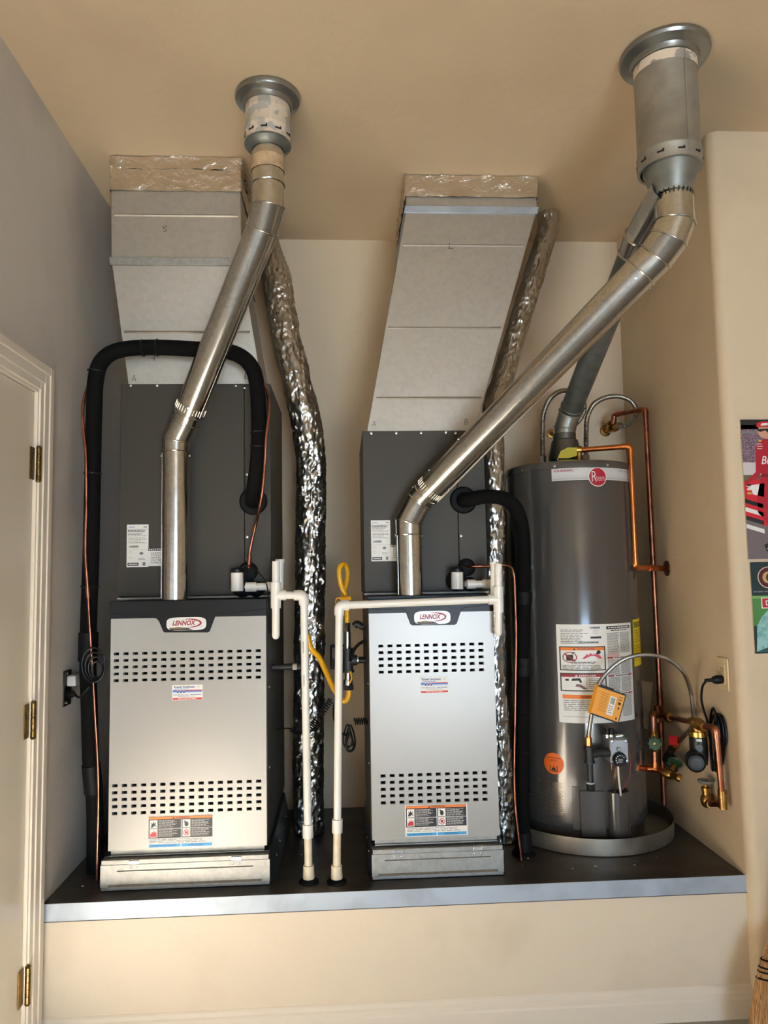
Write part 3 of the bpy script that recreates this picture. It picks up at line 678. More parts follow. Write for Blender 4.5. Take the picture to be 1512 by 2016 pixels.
# water-heater vent
t = thing('heater_vent_pipe', 'dull grey slanting vent pipe from the water heater draft hood', 'vent pipe', at(1112, 893, Y=3.03))
H0 = at(1112, 872, Y=3.03); H1 = at(1112, 843, Y=3.03); H2 = at(1122, 812, Y=3.005); H4 = at(1262, 458, Y=2.30); H5 = at(1306, 384, Y=2.125); H5 = H5+(H5-H4).normalized()*.035
DP = DULLPIPE()
mitre_parts([H0, H1, H2, H2.lerp(H4, .04), H2.lerp(H4, .90), H2.lerp(H4, .985), H5], [.045, .045, .045, .0445, .0465, .049, .049], t, ['collar_pipe', 'elbow_gore', 'elbow_gore', 'slanted_pipe', 'elbow_gore', 'elbow_gore'],
            [mat('elbow_bright', (170, 172, 168), .3, .95), mat('elbow_bright'), mat('elbow_bright'), DP, PM, PM], beads=(0, 1, 2, 3, 4, 5))

# ================================================================== foil-wrapped ducts
def foil_duct(name, label, ctrl, r, seed, group=None, rings=420, amp=.007):
    pts = catmull(ctrl, 40); L = [0]
    for a, c in zip(pts, pts[1:]): L.append(L[-1]+(c-a).length)
    P = []; j = 0
    for k in range(rings):
        s = L[-1]*k/(rings-1)
        while j < len(L)-2 and L[j+1] < s: j += 1
        P.append(pts[j].lerp(pts[j+1], (s-L[j])/max(1e-9, L[j+1]-L[j])))
    n = 72; b = MB(); b.tube(P, r, n, caps=True); tot = L[-1]
    for k in range(rings):
        for q in range(n):
            i = k*n+q; c = P[k]; v = b.v[i]; d = (v-c).normalized(); s = tot*k/rings
            w1 = noise.noise(V((d.x*2.2, d.y*2.2+s*16+seed, d.z*2.2)))                      # slack folds round the pipe
            w2 = abs(noise.noise(V((d.x*5, d.y*5+seed, d.z*5+s*34))))                        # sharp creases
            w3 = noise.noise(V((d.x*11+seed, d.y*11, d.z*11+s*70)))
            b.v[i] = c+d*(r+amp*(.9*w1+1.5*(.3-w2)+.45*w3))
    o = b.build(name, FOIL(), origin=P[-1], angle=50)
    return tag(o, label, 'duct', group)
f1 = [V((-.33, 3.20, ZC-.004)), V((-.325, 3.17, 2.95)), at(543, 545, Y=3.10), at(563, 660, Y=3.06), at(588, 770, Y=3.04), at(606, 850, Y=3.05), at(613, 930, Y=3.07), at(611, 1100, Y=3.09), at(608, 1400, Y=3.10), V((-.155, 3.11, .75)), V((-.155, 3.11, ZP+.004))]
foil_duct('foil_wrapped_duct', 'thick crinkled foil duct standing on the deck between the two furnaces', f1, .060, 3)
f2 = [V((.935, 3.125, ZC-.004)), at(1078, 455, Y=3.125), at(1050, 545, Y=3.10), at(1018, 650, Y=3.08), at(990, 745, Y=3.05), at(972, 805, Y=3.0), at(970, 880, Y=2.95), at(971, 1000, Y=2.93), at(974, 1300, Y=2.93), V((.606, 2.93, .7)), V((.606, 2.93, ZP+.004))]
foil_duct('foil_wrapped_duct', 'slimmer crinkled foil duct beside the narrower furnace, slanting up to the ceiling', f2, .0445, 11, amp=.0045)

# ================================================================== refrigerant lines
def hose(label, name, cat, pts, r, m, n=20, group=None, parent=None, part=None, k=8, sm=True):
    b = MB(); b.tube(catmull(pts, k) if sm else pts, r, n)
    if parent is not None: return b.build(part, m, parent)
    o = b.build(name, m, origin=V(pts[0])); return tag(o, label, cat, group)
t = thing('insulated_suction_line', 'black foam-wrapped refrigerant line arching over the tall coil cabinet', 'pipe', at(499, 987, Y=2.76))
Q = [V((at(499, 987, Y=2.775).x, 2.775, at(499, 987, Y=2.775).z)), at(499, 972, Y=2.72), at(506, 925, Y=2.675), at(510, 860, Y=2.67), at(507, 770, Y=2.67), at(495, 722, Y=2.675), at(460, 695, Y=2.68), at(395, 688, Y=2.685), at(300, 684, Y=2.69), at(237, 689, Y=2.69), at(203, 708, Y=2.69), at(189, 745, Y=2.695), at(185, 820, Y=2.71), at(182, 960, Y=2.715), at(179, 1100, Y=2.715), at(175, 1210, Y=2.72), at(173, 1300, Y=2.72), at(176, 1400, Y=2.72), at(179, 1500, Y=2.73), at(186, 1580, Y=2.75), V((-.90, 2.78, ZP+.003))]
hose('', '', '', Q, .0285, FOAM(), 24, parent=t, part='foam_insulation')
for i, f_ in ((3, .1), (2, .7), (7, .9), (8, .3), (11, -.2), (12, .8), (14, .5)):
    a, c = Q[i], Q[i+1]; tie(t, a.lerp(c, f_), c-a, .0285)
for i, f_, rr in ((15, .7, .034), (18, .4, .032)):
    a, c = Q[i], Q[i+1]; d_ = (c-a).normalized(); b = MB(); b.cyl(a.lerp(c, f_)-d_*.05, a.lerp(c, f_)+d_*.05, rr, n=24); b.build('wrap_tape', mat('black_wrap_tape', (12, 12, 12), .6, spec=.2), t)
cl = [at(490, 1118, Y=2.752), at(492, 1085, Y=2.74), at(503, 1035, Y=2.725), at(514, 985, Y=2.637), at(521, 920, Y=2.634), at(524, 860, Y=2.634), at(530, 808, Y=2.660), at(525, 770, Y=2.702), at(508, 735, Y=2.722), at(493, 708, Y=2.729), at(462, 688, Y=2.730), at(395, 682, Y=2.730), at(300, 678, Y=2.732), at(235, 684, Y=2.734), at(203, 703, Y=2.735), at(185, 735, Y=2.735), at(167, 778, Y=2.716), at(163, 822, Y=2.692), at(169, 900, Y=2.673), at(170, 1000, Y=2.674), at(168, 1080, Y=2.674), at(172, 1150, Y=2.672), at(178, 1250, Y=2.672), at(187, 1400, Y=2.672), at(194, 1550, Y=2.68), V((-.868, 2.70, ZP+.003))]
t = thing('copper_liquid_line', 'thin bare copper line strapped beside the arching black foam line', 'pipe', cl[0])
hose('', '', '', cl, .0052, COPPER(), 10, parent=t, part='copper_tube')
for i in (0, 21):
    b = MB(); d_ = (cl[i+1]-cl[i]).normalized(); b.cyl(cl[i]+d_*.01, cl[i]+d_*.05, .0072, n=12); b.build('brazed_coupling', COPPER(), t)
# right lines
t = thing('insulated_suction_line', 'black foam-wrapped refrigerant line curving down to a boot before the water heater', 'pipe', at(912, 985, Y=2.76))
h0 = at(912, 985, Y=2.775)
Q = [h0, at(925, 984, Y=2.74), at(955, 978, Y=2.725), at(990, 981, Y=2.73), at(1014, 999, Y=2.745), at(1027, 1035, Y=2.765), at(1031, 1090, Y=2.78), at(1031, 1200, Y=2.785), at(1029, 1350, Y=2.785), at(1028, 1500, Y=2.785), V((.652, 2.787, .62)), V((.652, 2.787, ZP+.004))]
hose('', '', '', Q, .027, FOAM(), 24, parent=t, part='foam_insulation')
b = MB(); b.lathe([(.044, 0), (.043, .006), (.031, .014), (.0305, .075), (.0275, .08)], (.652, 2.787, ZP+.0025), n=28); b.build('rubber_boot', RUBBER(), t)
for v_ in (1165, 1310, 1400, 1480, 1560): tie(t, at(1030, v_, Y=2.785), (0, 0, 1), .027)
for va, vb in ((1190, 1165), (1330, 1295)):
    b = MB(); b.cyl(at(1031, va, Y=2.785), at(1031, vb, Y=2.785), .031, n=24); b.build('wrap_tape', mat('black_wrap_tape'), t)
cl = [at(920, 1116, Y=2.766), at(932, 1115, Y=2.74), at(960, 1115, Y=2.735), at(990, 1113, Y=2.74), at(1006, 1117, Y=2.745), at(1012, 1135, Y=2.75), at(1014, 1180, Y=2.75), at(1016, 1260, Y=2.75), at(1014, 1400, Y=2.75), at(1013, 1560, Y=2.735), V((.628, 2.728, ZP+.003))]
t = thing('copper_liquid_line', 'thin bare copper line dropping behind the trap near the water heater', 'pipe', cl[0])
hose('', '', '', cl, .0052, COPPER(), 10, parent=t, part='copper_tube'); tie(t, at(975, 1114, Y=2.737), (1, 0, 0), .006)

# ================================================================== PVC condensate drains
PR = .0134
def drain(label, y, y2, elbowA, down_top, floor_pt, tee, trap_v, stub_v, cap_u, in_u, in_v, coup_v, coup2, vent_u, vent_v):
    t = thing('condensate_drain', label, 'drain pipe', floor_pt)
    pv_ = PVC(); F = V(floor_pt)
    Tc = at(*tee, Y=y)
    # tee body and vertical stub
    b = MB(); b.cyl(at(tee[0], trap_v, Y=y), at(tee[0], stub_v, Y=y), PR, n=20); b.lathe([(.001, -.012), (.009, -.009), (PR, 0)], at(tee[0], trap_v, Y=y), n=20); b.build('trap_pipe', pv_, t)
    b = MB(); b.cyl(Tc+V((0, 0, -.045)), Tc+V((0, 0, .045)), PR+.0045, n=22); b.cyl(Tc, Tc+V((cap_u*.036, 0, 0)), PR+.0045, n=22); b.build('tee', pv_, t)
    b = MB(); yv = y+(.032 if cap_u > 0 else .018); a = at(vent_u, vent_v, Y=yv); c = at(vent_u, tee[1]+5, Y=yv); b.cyl(c, a, PR, n=20); b.cyl(a-V((0, 0, .012)), a, PR+.003, n=20); b.cyl(c, c+V((0, 0, .03)), PR+.004, n=20); b.build('vent_stub', pv_, t)
    # inlet from the coil
    a = at(in_u[0], in_v, Y=YCO-.03); c = V((Tc.x, y+.03, at(in_u[1], in_v, Y=y+.03).z))
    b = MB(); b.tube(rounded([V((a.x, YCO-.012, a.z)), V((a.x, y2, a.z)), V((c.x-.002, y2, c.z))], .02), PR, 20); b.build('inlet_pipe', pv_, t)
    m_ = V((a.x, y2, a.z)).lerp(V((c.x, y2, c.z)), .62)
    b = MB(); b.cyl(V((a.x-.006, y2, a.z)), V((a.x, y2, a.z)).lerp(V((c.x, y2, c.z)), .3), PR+.004, n=20); b.build('inlet_elbow', pv_, t)
    b = MB(); b.cyl(m_, V((c.x, y2, c.z)), PR+.004, n=20); b.build('inlet_socket', pv_, t)
    # run to the elbow and down to the deck
    E = at(*elbowA, Y=y); E0 = V((E.x, y, E.z)); run0 = Tc+V((cap_u*.034, 0, 0))
    D0 = V((F.x, F.y, 0)); dn = (F-E0).normalized()
    b = MB(); rd_ = (E0-run0).normalized(); b.cyl(run0, E0-rd_*.02, PR, n=20); b.build('cross_pipe', pv_, t)
    b = MB(); b.tube(rounded([E0-rd_*.034, E0, E0+dn*.034], .028, 8), PR+.0048, 22); b.build('elbow', pv_, t)
    L = (F-E0).length
    cz = at(F.x*0+down_top[0], coup_v, Y=F.y).z; q = lambda z: E0+dn*((E0.z-z)/-dn.z)
    z1, z2 = coup2; pz = [at(floor_pt_px[0], v_, Y=F.y).z for v_ in (coup_v, z1, z2)]
    b = MB(); b.cyl(E0+dn*.02, q(pz[0]), PR, n=20); b.build('down_pipe', pv_, t)
    b = MB(); b.cyl(q(pz[0]+.022), q(pz[0]-.022), PR+.0048, n=22); b.build('coupling', pv_, t)
    b = MB(); b.cyl(q(pz[0]-.02), q(ZP+.05), PR, n=20); b.build('lower_pipe', PVCOLD(), t)
    b = MB(); b.lathe([(PR+.0065, 0), (PR+.0065, .006), (PR+.0052, .03), (PR+.0052, .044)], q(ZP+.014), n=12); b.build('floor_adapter', PVCOLD(), t)
    b = MB(); b.lathe([(.034, 0), (.033, .006), (.024, .012), (.02, .013)], (F.x, F.y, ZP+.0022), n=24); b.build('rubber_floor_seal', RUBBER(), t)
    # printed markings on the pipe
    for v0, v1 in ((1262, 1285), (1328, 1350)) if cap_u > 0 else ():
        za, zb_ = at(floor_pt_px[0], v1, Y=F.y).z, at(floor_pt_px[0], v0, Y=F.y).z
        pr = Print(lambda x, k, h: q(za+(zb_-za)*k)+V((-.006+.006*x, -math.sqrt(PR**2-.006**2)-h, 0)))
        for k in range(11): pr.rect(0, k/11, 1, (k+.55)/11, flat('grey', 120, 116, 112), .0012)
        pr.build('pipe_marking', t)
    return t
floor_pt_px = (608, 1738)
F1 = at(608, 1738, Z=ZP)
drain('white plastic condensate drain standing beside the wider furnace', 2.62, 2.70, (598, 1172), (600, 1190), F1, (543, 1172), 1252, 1105, 1, (490.5, 548), 1155, 1636, (1640, 1700), 551, 1101)
floor_pt_px = (663, 1738)
F2 = at(663, 1738, Z=ZP)
drain('white plastic condensate drain crossing in front of the narrower furnace', 2.588, 2.70, (668, 1192), (668, 1210), F2, (981, 1180), 1246, 1110, -1, (918, 985), 1150, 1625, (1640, 1700), 973, 1106)
# barcode-like markings printed on the left down pipe
# float switches
for lab, u0, v0, v1, cap in (('white float switch with black cap over the wider furnace', 467, 1127, 1164, 1119), ('white float switch with black cap over the narrower furnace', 900, 1126, 1160, 1118)):
    a, c, e = at(u0, v1, Y=2.715), at(u0, v0, Y=2.715), at(u0, cap, Y=2.715)
    t = thing('float_switch', lab, 'float switch', a)
    MB().cyl(a, c, .0225, n=28).build('switch_body', PVC(), t, bevel=.002)
    b = MB(); b.lathe([(.023, 0), (.0235, (e.z-c.z)*.8), (.019, e.z-c.z), (.006, e.z-c.z+.001), (.005, e.z-c.z+.006)], c, n=28); b.build('cap', BLACKP(), t)
    b = MB(); b.cyl(V((a.x, 2.73, (a.z+c.z)/2-.01)), V((a.x+.012, YCO-.01, (a.z+c.z)/2-.012)), .013, n=16); b.build('mounting_nipple', BLACKP(), t)
    wv = [V((c.x+.01, 2.715, e.z)), V((c.x+.04, 2.71, e.z+.01)), V((c.x+.085, 2.672, e.z-.02)), V((c.x+.115, 2.662, e.z-.075)), V((c.x+.122, 2.66, 1.30))] if u0 < 600 else [V((c.x+.01, 2.715, e.z)), V((c.x+.02, 2.74, e.z+.012)), V((c.x+.045, 2.765, e.z+.008))]
    b = MB(); b.tube(catmull(wv, 6), .0022, 8); b.build('switch_wire', BLACKP(), t)

# ================================================================== gas piping between the furnaces
YG = 2.86
t = thing('gas_connector', 'yellow gas connector hose looping up beside the narrower furnace', 'gas hose', at(683, 1228, Y=YG))
L = [at(684, 1232, Y=YG), at(683, 1200, Y=YG), at(680, 1172, Y=YG-.01), at(671, 1150, Y=YG-.02), at(668, 1125, Y=YG-.02), at(672, 1113, Y=YG-.01), at(679, 1112, Y=YG+.01), at(684, 1125, Y=YG+.025), at(682, 1150, Y=YG+.035), at(676, 1172, Y=YG+.045), at(674, 1215, Y=YG+.05), at(671, 1235, Y=YG+.1), at(668, 1240, Y=YG+.5)]
hose('', '', '', L, .0096, YELLOW(), 18, parent=t, part='yellow_hose')
b = MB(); b.cyl(at(684, 1226, Y=YG), at(684, 1244, Y=YG), .0125, n=6); b.build('flare_nut', CHROME(), t)
b = MB(); c = at(667, 1184, Y=YG-.03); b.tube([c+V((.012*math.cos(a), 0, .014*math.sin(a))) for a in [2*PI*k/18 for k in range(18)]], .003, 8, closed=True); b.cyl(c+V((.01, 0, .008)), c+V((.045, .01, .012)), .008, n=12); b.build('valve_handle', YELLOW(), t)
t = thing('gas_manifold', 'black iron gas tee and ball valve feeding the narrower furnace', 'gas pipe', at(685, 1340, Y=YG))
ir = IRON()
b = MB(); b.cyl(at(684, 1244, Y=YG), at(684, 1278, Y=YG), .012, n=16); b.build('nipple', CHROME(), t)
Tt = at(685, 1300, Y=YG)
b = MB(); b.cyl(Tt+V((0, 0, -.045)), Tt+V((0, 0, .045)), .020, n=20); b.cyl(Tt+V((0, 0, -.045)), Tt+V((0, 0, -.035)), .0235, n=20); b.cyl(Tt+V((0, 0, .035)), Tt+V((0, 0, .045)), .0235, n=20); b.cyl(Tt, Tt+V((.035, 0, 0)), .020, n=20); b.build('tee', ir, t)
b = MB(); b.cyl(Tt+V((.025, 0, 0)), V((.08, YG, Tt.z)), .0125, n=18); b.build('supply_nipple', ir, t)
b = MB(); b.cyl(Tt+V((.033, 0, 0)), Tt+V((.040, 0, 0)), .0155, n=18); b.build('zinc_collar', CHROME(), t)
b = MB(); b.cyl(at(685, 1320, Y=YG), at(685, 1345, Y=YG), .013, n=16); b.lathe([(.016, 0), (.018, .01), (.018, .03), (.016, .04)], at(685, 1358, Y=YG), n=20); b.build('ball_valve', CHROME(), t)
b = MB(); b.cyl(at(686, 1348, Y=YG), at(686, 1358, Y=YG), .0225, n=6); b.build('union_nut', ir, t)
b = MB(); b.tube([at(690, 1322, Y=YG-.02), at(693, 1335, Y=YG-.025), at(689, 1345, Y=YG-.022)], .0035, 8); b.build('valve_lever', YELLOW(), t)
b = MB(); b.tube(catmull([at(697, 1233, Y=YG+.03), at(703, 1228, Y=YG+.03), at(714, 1234, Y=YG+.03), V((.08, YG+.03, at(720, 1232, Y=YG).z))], 6), .013, 12); b.build('street_elbow', ir, t)
t = thing('gas_connector', 'yellow gas connector hose hanging in a swag between the furnaces', 'gas hose', at(688, 1360, Y=YG))
hose('', '', '', [at(687, 1356, Y=YG), at(687, 1368, Y=YG), at(681, 1379, Y=YG), at(671, 1377, Y=YG+.0), at(655, 1352, Y=YG-.03), at(640, 1318, Y=YG-.06), at(628, 1294, Y=YG-.08), at(612, 1275, Y=YG-.1), at(604, 1250, Y=YG-.1), at(602, 1262, Y=YG-.09), at(601, 1285, Y=YG-.09)], .0105, YELLOW(), 18, parent=t, part='yellow_hose')
b = MB(); b.cyl(at(601, 1281, Y=YG-.09), at(601, 1296, Y=YG-.09), .0125, n=6); b.build('flare_nut', CHROME(), t)
t = thing('gas_branch_pipe', 'black iron gas pipe running into the side of the wider furnace', 'gas pipe', at(601, 1312, Y=YG-.09))
z_ = at(601, 1312, Y=YG-.09); b = MB(); b.cyl(V((-.268, YG-.09, z_.z)), z_, .0115, n=18); b.build('nipple', ir, t)
b = MB(); b.cyl(z_+V((-.002, 0, -.012)), z_+V((-.002, 0, .03)), .0165, n=18); b.cyl(z_+V((-.03, 0, 0)), z_, .0165, n=18); b.build('elbow', ir, t)
b = MB(); b.cyl(z_+V((-.046, 0, 0)), z_+V((-.03, 0, 0)), .0145, n=8); b.build('zinc_nut', CHROME(), t)

# wall box with a device, cables
t = thing('switch_box', 'dark switch box on the back wall between the furnaces', 'switch', at(658, 1297, Y=YB))
a, c = at(650, 1270, Y=YB-.03), at(672, 1318, Y=YB-.03)
MB().box(a.x, YB-.03, c.z, c.x+.04, YB-.0005, a.z).build('box_body', mat('dark_bronze_box', (48, 42, 36), .5), t, bevel=.006)
MB().box(a.x+.008, YB-.034, c.z+.05, c.x+.02, YB-.03, a.z-.01).build('switch_plate', mat('grey_plate', (128, 120, 108), .4), t, bevel=.002)
MB().box(a.x+.014, YB-.034, c.z+.012, c.x+.02, YB-.03, c.z+.04).build('plug', BLACKP(), t, bevel=.003)
def helix(p, q, r, turns, wr, m, parent, name):
    p, q = V(p), V(q); d = (q-p); x, y = perp(d); pts = []
    n = int(turns*14)
    for k in range(n+1):
        a = 2*PI*turns*k/n; pts.append(p+d*(k/n)+(x*math.cos(a)+y*math.sin(a))*r)
    b = MB(); b.tube(pts, wr, 6); return b.build(name, m, parent)
t = thing('coiled_control_wire', 'coiled black control wire strung across the thick foil duct', 'wire', at(560, 1440, Y=2.95))
b = MB(); b.tube(catmull([V((-.268, 2.95, at(540, 1436, Y=2.95).z)), at(560, 1434, Y=2.95), at(574, 1434, Y=2.95)], 6), .002, 6); b.build('straight_lead', BLACKP(), t)
helix(at(574, 1434, Y=2.95), at(590, 1444, Y=2.94), .011, 4, .002, BLACKP(), t, 'coil')
b = MB(); b.tube([at(590, 1444, Y=2.94), at(612, 1438, Y=2.93)], .002, 6); b.build('straight_lead', BLACKP(), t)
helix(at(612, 1436, Y=2.93), at(623, 1418, Y=2.93), .012, 5, .0025, BLACKP(), t, 'coil'); helix(at(627, 1412, Y=2.93), at(652, 1378, Y=2.95), .012, 8, .0022, BLACKP(), t, 'coil')
t = thing('coiled_control_wire', 'coiled black control wire and cord bundle beside the narrower furnace', 'wire', at(690, 1430, Y=2.8))
helix(V((.082, 2.80, at(720, 1420, Y=2.8).z)), at(697, 1420, Y=2.8), .012, 6, .0022, BLACKP(), t, 'coil')
b = MB(); rd = random.Random(5)
for k in range(5):
    cx_, cz_ = rd.uniform(684, 690), rd.uniform(1438, 1462); pts = []
    for j in range(20):
        a = 2*PI*j/20; pts.append(at(cx_+(5+k)*math.cos(a)+2*math.sin(2*a), cz_+(14+3*k)*math.sin(a), Y=2.83+.008*k))
    b.tube(pts, .0032, 8, closed=True)
b.build('cord_bundle', BLACKP(), t)
b = MB(); b.tube(catmull([at(664, 1318, Y=YB-.036), at(660, 1370, Y=3.25), at(657, 1410, Y=3.1), at(668, 1440, Y=2.9), at(684, 1448, Y=2.84)], 8), .0045, 10); b.build('power_cord', BLACKP(), t)
b = MB(); b.tube(catmull([V((.082, 2.76, at(718, 1260, Y=2.76).z)), at(707, 1268, Y=2.76), at(697, 1280, Y=2.78), at(690, 1300, Y=2.83)], 8), .006, 12); o = b.build('conduit_whip', RUBBER(), origin=V((.08, 2.76, 1.2))); tag(o, 'short black cable curving out of the narrower furnace side', 'cable')

# ================================================================== water heater
HC = V((.957, 3.063, 0)); HR = .262; ZT = 1.935; ZB = ZP+.016
t = thing('drain_pan', 'round metal drain pan under the charcoal water heater', 'drain pan', (.978, 3.066, ZP))
b = MB(); b.lathe([(.001, .0035), (.325, .0035), (.334, .008), (.337, .062), (.341, .064), (.341, .059), (.339, .003), (.32, .001), (.001, .001)], (.978, 3.066, ZP), n=72, caps=False); b.build('pan_body', mat('aluminium_pan', (176, 168, 154), .4, .85, var=('noise', 8, (140, 134, 124), .45, .7)), t)
wh = thing('water_heater', 'tall charcoal tank water heater standing in a round drain pan', 'water heater', (HC.x, HC.y, ZB))
T = TANK()
b = MB(); b.lathe([(.001, 0), (HR-.012, 0), (HR-.012, .05), (HR-.003, .055), (HR, .06), (HR, .075), (HR, ZT-ZB-.04), (HR-.001, ZT-ZB-.036)], (HC.x, HC.y, ZB), n=96, caps=False); b.build('tank_jacket', T, wh)
zt = ZT-.036
b = MB(); b.lathe([(HR-.002, 0), (HR+.003, .001), (HR+.003, .022), (HR-.002, .030), (HR-.03, .038), (.1, .044), (.001, .045)], (HC.x, HC.y, zt), n=96, caps=False); b.build('top_cap', T, wh)
for a in (-150, -118, -72, -40): 
    v = V((math.cos(math.radians(a)), math.sin(math.radians(a)), 0)); screw(wh, HC+V((0, 0, zt+.011))+v*(HR+.003), v)
def on_tank(u, v, r=HR):
    d = ray(u, v); ox, oy = -HC.x, -HC.y
    A = d.x**2+d.y**2; B = ox*d.x+oy*d.y; Cc = ox*ox+oy*oy-r*r; k = (-B-math.sqrt(max(0, B*B-A*Cc)))/A
    p = d*k; p.z += CH; return p, math.atan2(p.y-HC.y, p.x-HC.x)
def tank_sheet(a0, z0, a1, z1, lift=0):
    return lambda x, q, h: V((HC.x+(HR+h+lift)*math.cos(a0+(a1-a0)*x), HC.y+(HR+h+lift)*math.sin(a0+(a1-a0)*x), z0+(z1-z0)*q))
W = flat('white', 232, 228, 220); K = flat('black', 24, 22, 22); G = flat('grey', 120, 116, 112); RD = flat('darkred', 150, 24, 40); OR = flat('orange', 236, 124, 34)
def tpx(u0, v0, u1, v1):
    pa, a0 = on_tank(u0, (v0+v1)/2); pb, a1 = on_tank(u1, (v0+v1)/2); um = (u0+u1)/2
    return (a0, on_tank(um, v1)[0].z, a1, on_tank(um, v0)[0].z)
# maker's band
a0 = on_tank(1086, 935)[1]; a1 = on_tank(1238, 930)[1]; zA, zB = on_tank(1160, 946)[0].z, on_tank(1160, 919)[0].z
p = Print(tank_sheet(a0, zA, a1+.25, zB), 24); SV = flat('band_silver', 206, 204, 200, rough=.25)
p.rect(0, 0, 1, 1, SV); p.rect(0, .0, 1, .05, K, .0008); p.rect(0, .10, 1, .25, flat('band_grey1', 176, 174, 172), .0008); p.rect(0, .3, 1, .4, flat('band_grey2', 190, 188, 186), .0008)
p.text('CLASSIC', .02, .70, .20, .86, RD, .0012, .03); p.text('TM', .21, .78, .235, .86, G, .0012); p.text('PROFESSIONAL', .66, .70, .96, .84, G, .0012, .01); p.build('brand_band', wh)
pc, ac = on_tank(1176, 939); rz = at(1176, 920, Y=pc.y).z-pc.z
fnl = lambda x, q, h: V((HC.x+(HR+.002+h)*math.cos(ac+(x-.5)*2*rz/HR), HC.y+(HR+.002+h)*math.sin(ac+(x-.5)*2*rz/HR), pc.z+(q-.5)*2*rz))
p = Print(fnl, 10); p.ell(.5, .5, .5, .5, W, .001); p.ell(.5, .5, .46, .46, flat('logo_red', 168, 16, 44), .0015)
p.text('R', .18, .26, .44, .80, W, .002, -.01); p.text('heem', .40, .30, .88, .62, W, .002, -.015); p.build('round_logo', wh)
# big instruction label
pa, a0 = on_tank(1098, 1330); pb, a1 = on_tank(1245, 1320)
z1_ = on_tank(1170, 1229)[0].z; z0_ = on_tank(1170, 1424)[0].z
fn = tank_sheet(a0, z0_, a1, z1_); p = Print(fn, 26)
p.rect(0, 0, 1, 1, W, .0005)
p.lines(.05, .80, .38, .95, 9, G, .0008, .4, 1); p.bars(.40, .955, .52, .975, K); p.rect(.40, .855, .53, .875, K, .0009); p.bars(.26, .805, .50, .825, K); p.ring(.46, .92, .025, .02, .15, G); p.lines(.05, .80, .2, .83, 2, G, .0008, .4, 11)
p.rect(.03, .53, .575, .775, K, .0008); p.rect(.045, .54, .56, .765, W, .001); p.rect(.045, .735, .56, .765, OR, .0012); p.text('WARNING', .24, .742, .44, .758, K, .0015, .02); p.poly([(.19, .742), (.22, .742), (.205, .758)], K, .0015)
p.ring(.15, .665, .085, .055, .14, RD, .0016); p.rect(.11, .63, .19, .69, K, .0013); p.poly([(.085, .695), (.1, .705), (.215, .635), (.2, .625)], RD, .0018); p.poly([(.17, .69), (.18, .715), (.21, .72), (.21, .712), (.19, .708)], K, .0014)
PK = flat('pinkred', 206, 74, 92); p.poly([(.29, .65), (.33, .68), (.35, .70), (.37, .685), (.39, .71), (.42, .69), (.45, .70), (.50, .685), (.53, .65)], PK, .0013); p.ell(.49, .715, .025, .02, K, .0014); p.rect(.46, .69, .475, .71, K, .0014)
p.lines(.16, .592, .46, .622, 2, K, .0012, .5, 2, .1); p.lines(.06, .545, .54, .59, 3, G, .0012, .5, 3, .1)
p.rect(.03, .32, .575, .505, K, .0008); p.rect(.045, .33, .56, .495, W, .001); p.rect(.045, .465, .56, .495, RD, .0012); p.text('DANGER', .25, .471, .45, .488, W, .0015, .02); p.poly([(.2, .471), (.235, .471), (.2175, .489)], W, .0015)
p.rect(.09, .425, .13, .445, K, .0013); p.poly([(.16, .425), (.17, .45), (.26, .455), (.28, .42), (.27, .40), (.24, .43)], K, .0013); p.poly([(.2, .37), (.22, .395), (.27, .39), (.34, .345), (.3, .342), (.25, .365)], flat('skin2', 120, 84, 80), .0013); p.rect(.335, .335, .34, .465, G, .0012)
p.lines(.355, .345, .55, .455, 6, G, .0012, .5, 4, .1)
p.rect(.05, .245, .57, .285, OR, .001); p.text('WARNING', .26, .253, .46, .277, K, .0013, .02); p.lines(.06, .12, .54, .235, 6, G, .0008, .35, 5); p.rect(.04, .06, .58, .064, G, .0008)
p.rect(.60, .945, .97, .975, K, .0008); p.lines(.62, .952, .95, .968, 1, W, .001, .7, 6, 0); p.lines(.66, .925, .92, .937, 1, K, .001, .7, 7, 0)
for (ya, yb, s_) in ((.70, .91, 1), (.48, .64, 2), (.30, .455, 3), (.05, .27, 4)):
    for (xa, xb) in ((.605, .775), (.79, .965)): p.lines(xa, ya, xb, yb, int((yb-ya)*95), G, .0008, .55, s_*7+int(xa*10), .12)
p.lines(.605, .655, .78, .70, 4, flat('palered', 200, 110, 110), .0008, .5, 9, .15)
for yy in (.645, .462, .277): p.rect(.60, yy, .68, yy+.014, RD, .001); p.rect(.89, yy, .97, yy+.014, RD, .001); p.lines(.70, yy, .88, yy+.014, 1, K, .001, .6, 4, 0)
p.build('instruction_label', wh)
q = tpx(1240, 1219, 1262, 1312); a1 = on_tank(1247, 1265)[1]
p = Print(tank_sheet(a1, q[1], a1+.5, q[3]), 12); YL = flat('energy_yellow', 226, 200, 20); p.rect(0, 0, 1, 1, YL); p.text('ENERGYGUIDE', .06, .82, .92, .94, K, .001, .03); p.rect(.06, .52, .94, .53, K, .001); p.lines(.06, .55, .9, .78, 5, K, .001, .25, 4); p.lines(.06, .1, .9, .45, 7, K, .001, .2, 5); p.build('energy_guide', wh)
pc2, ac2 = on_tank(1090, 1503); rz2 = .040
fo = lambda x, q_, h: V((HC.x+(HR+h)*math.cos(ac2+(x-.5)*2*rz2/HR), HC.y+(HR+h)*math.sin(ac2+(x-.5)*2*rz2/HR), pc2.z+(q_-.5)*2*rz2))
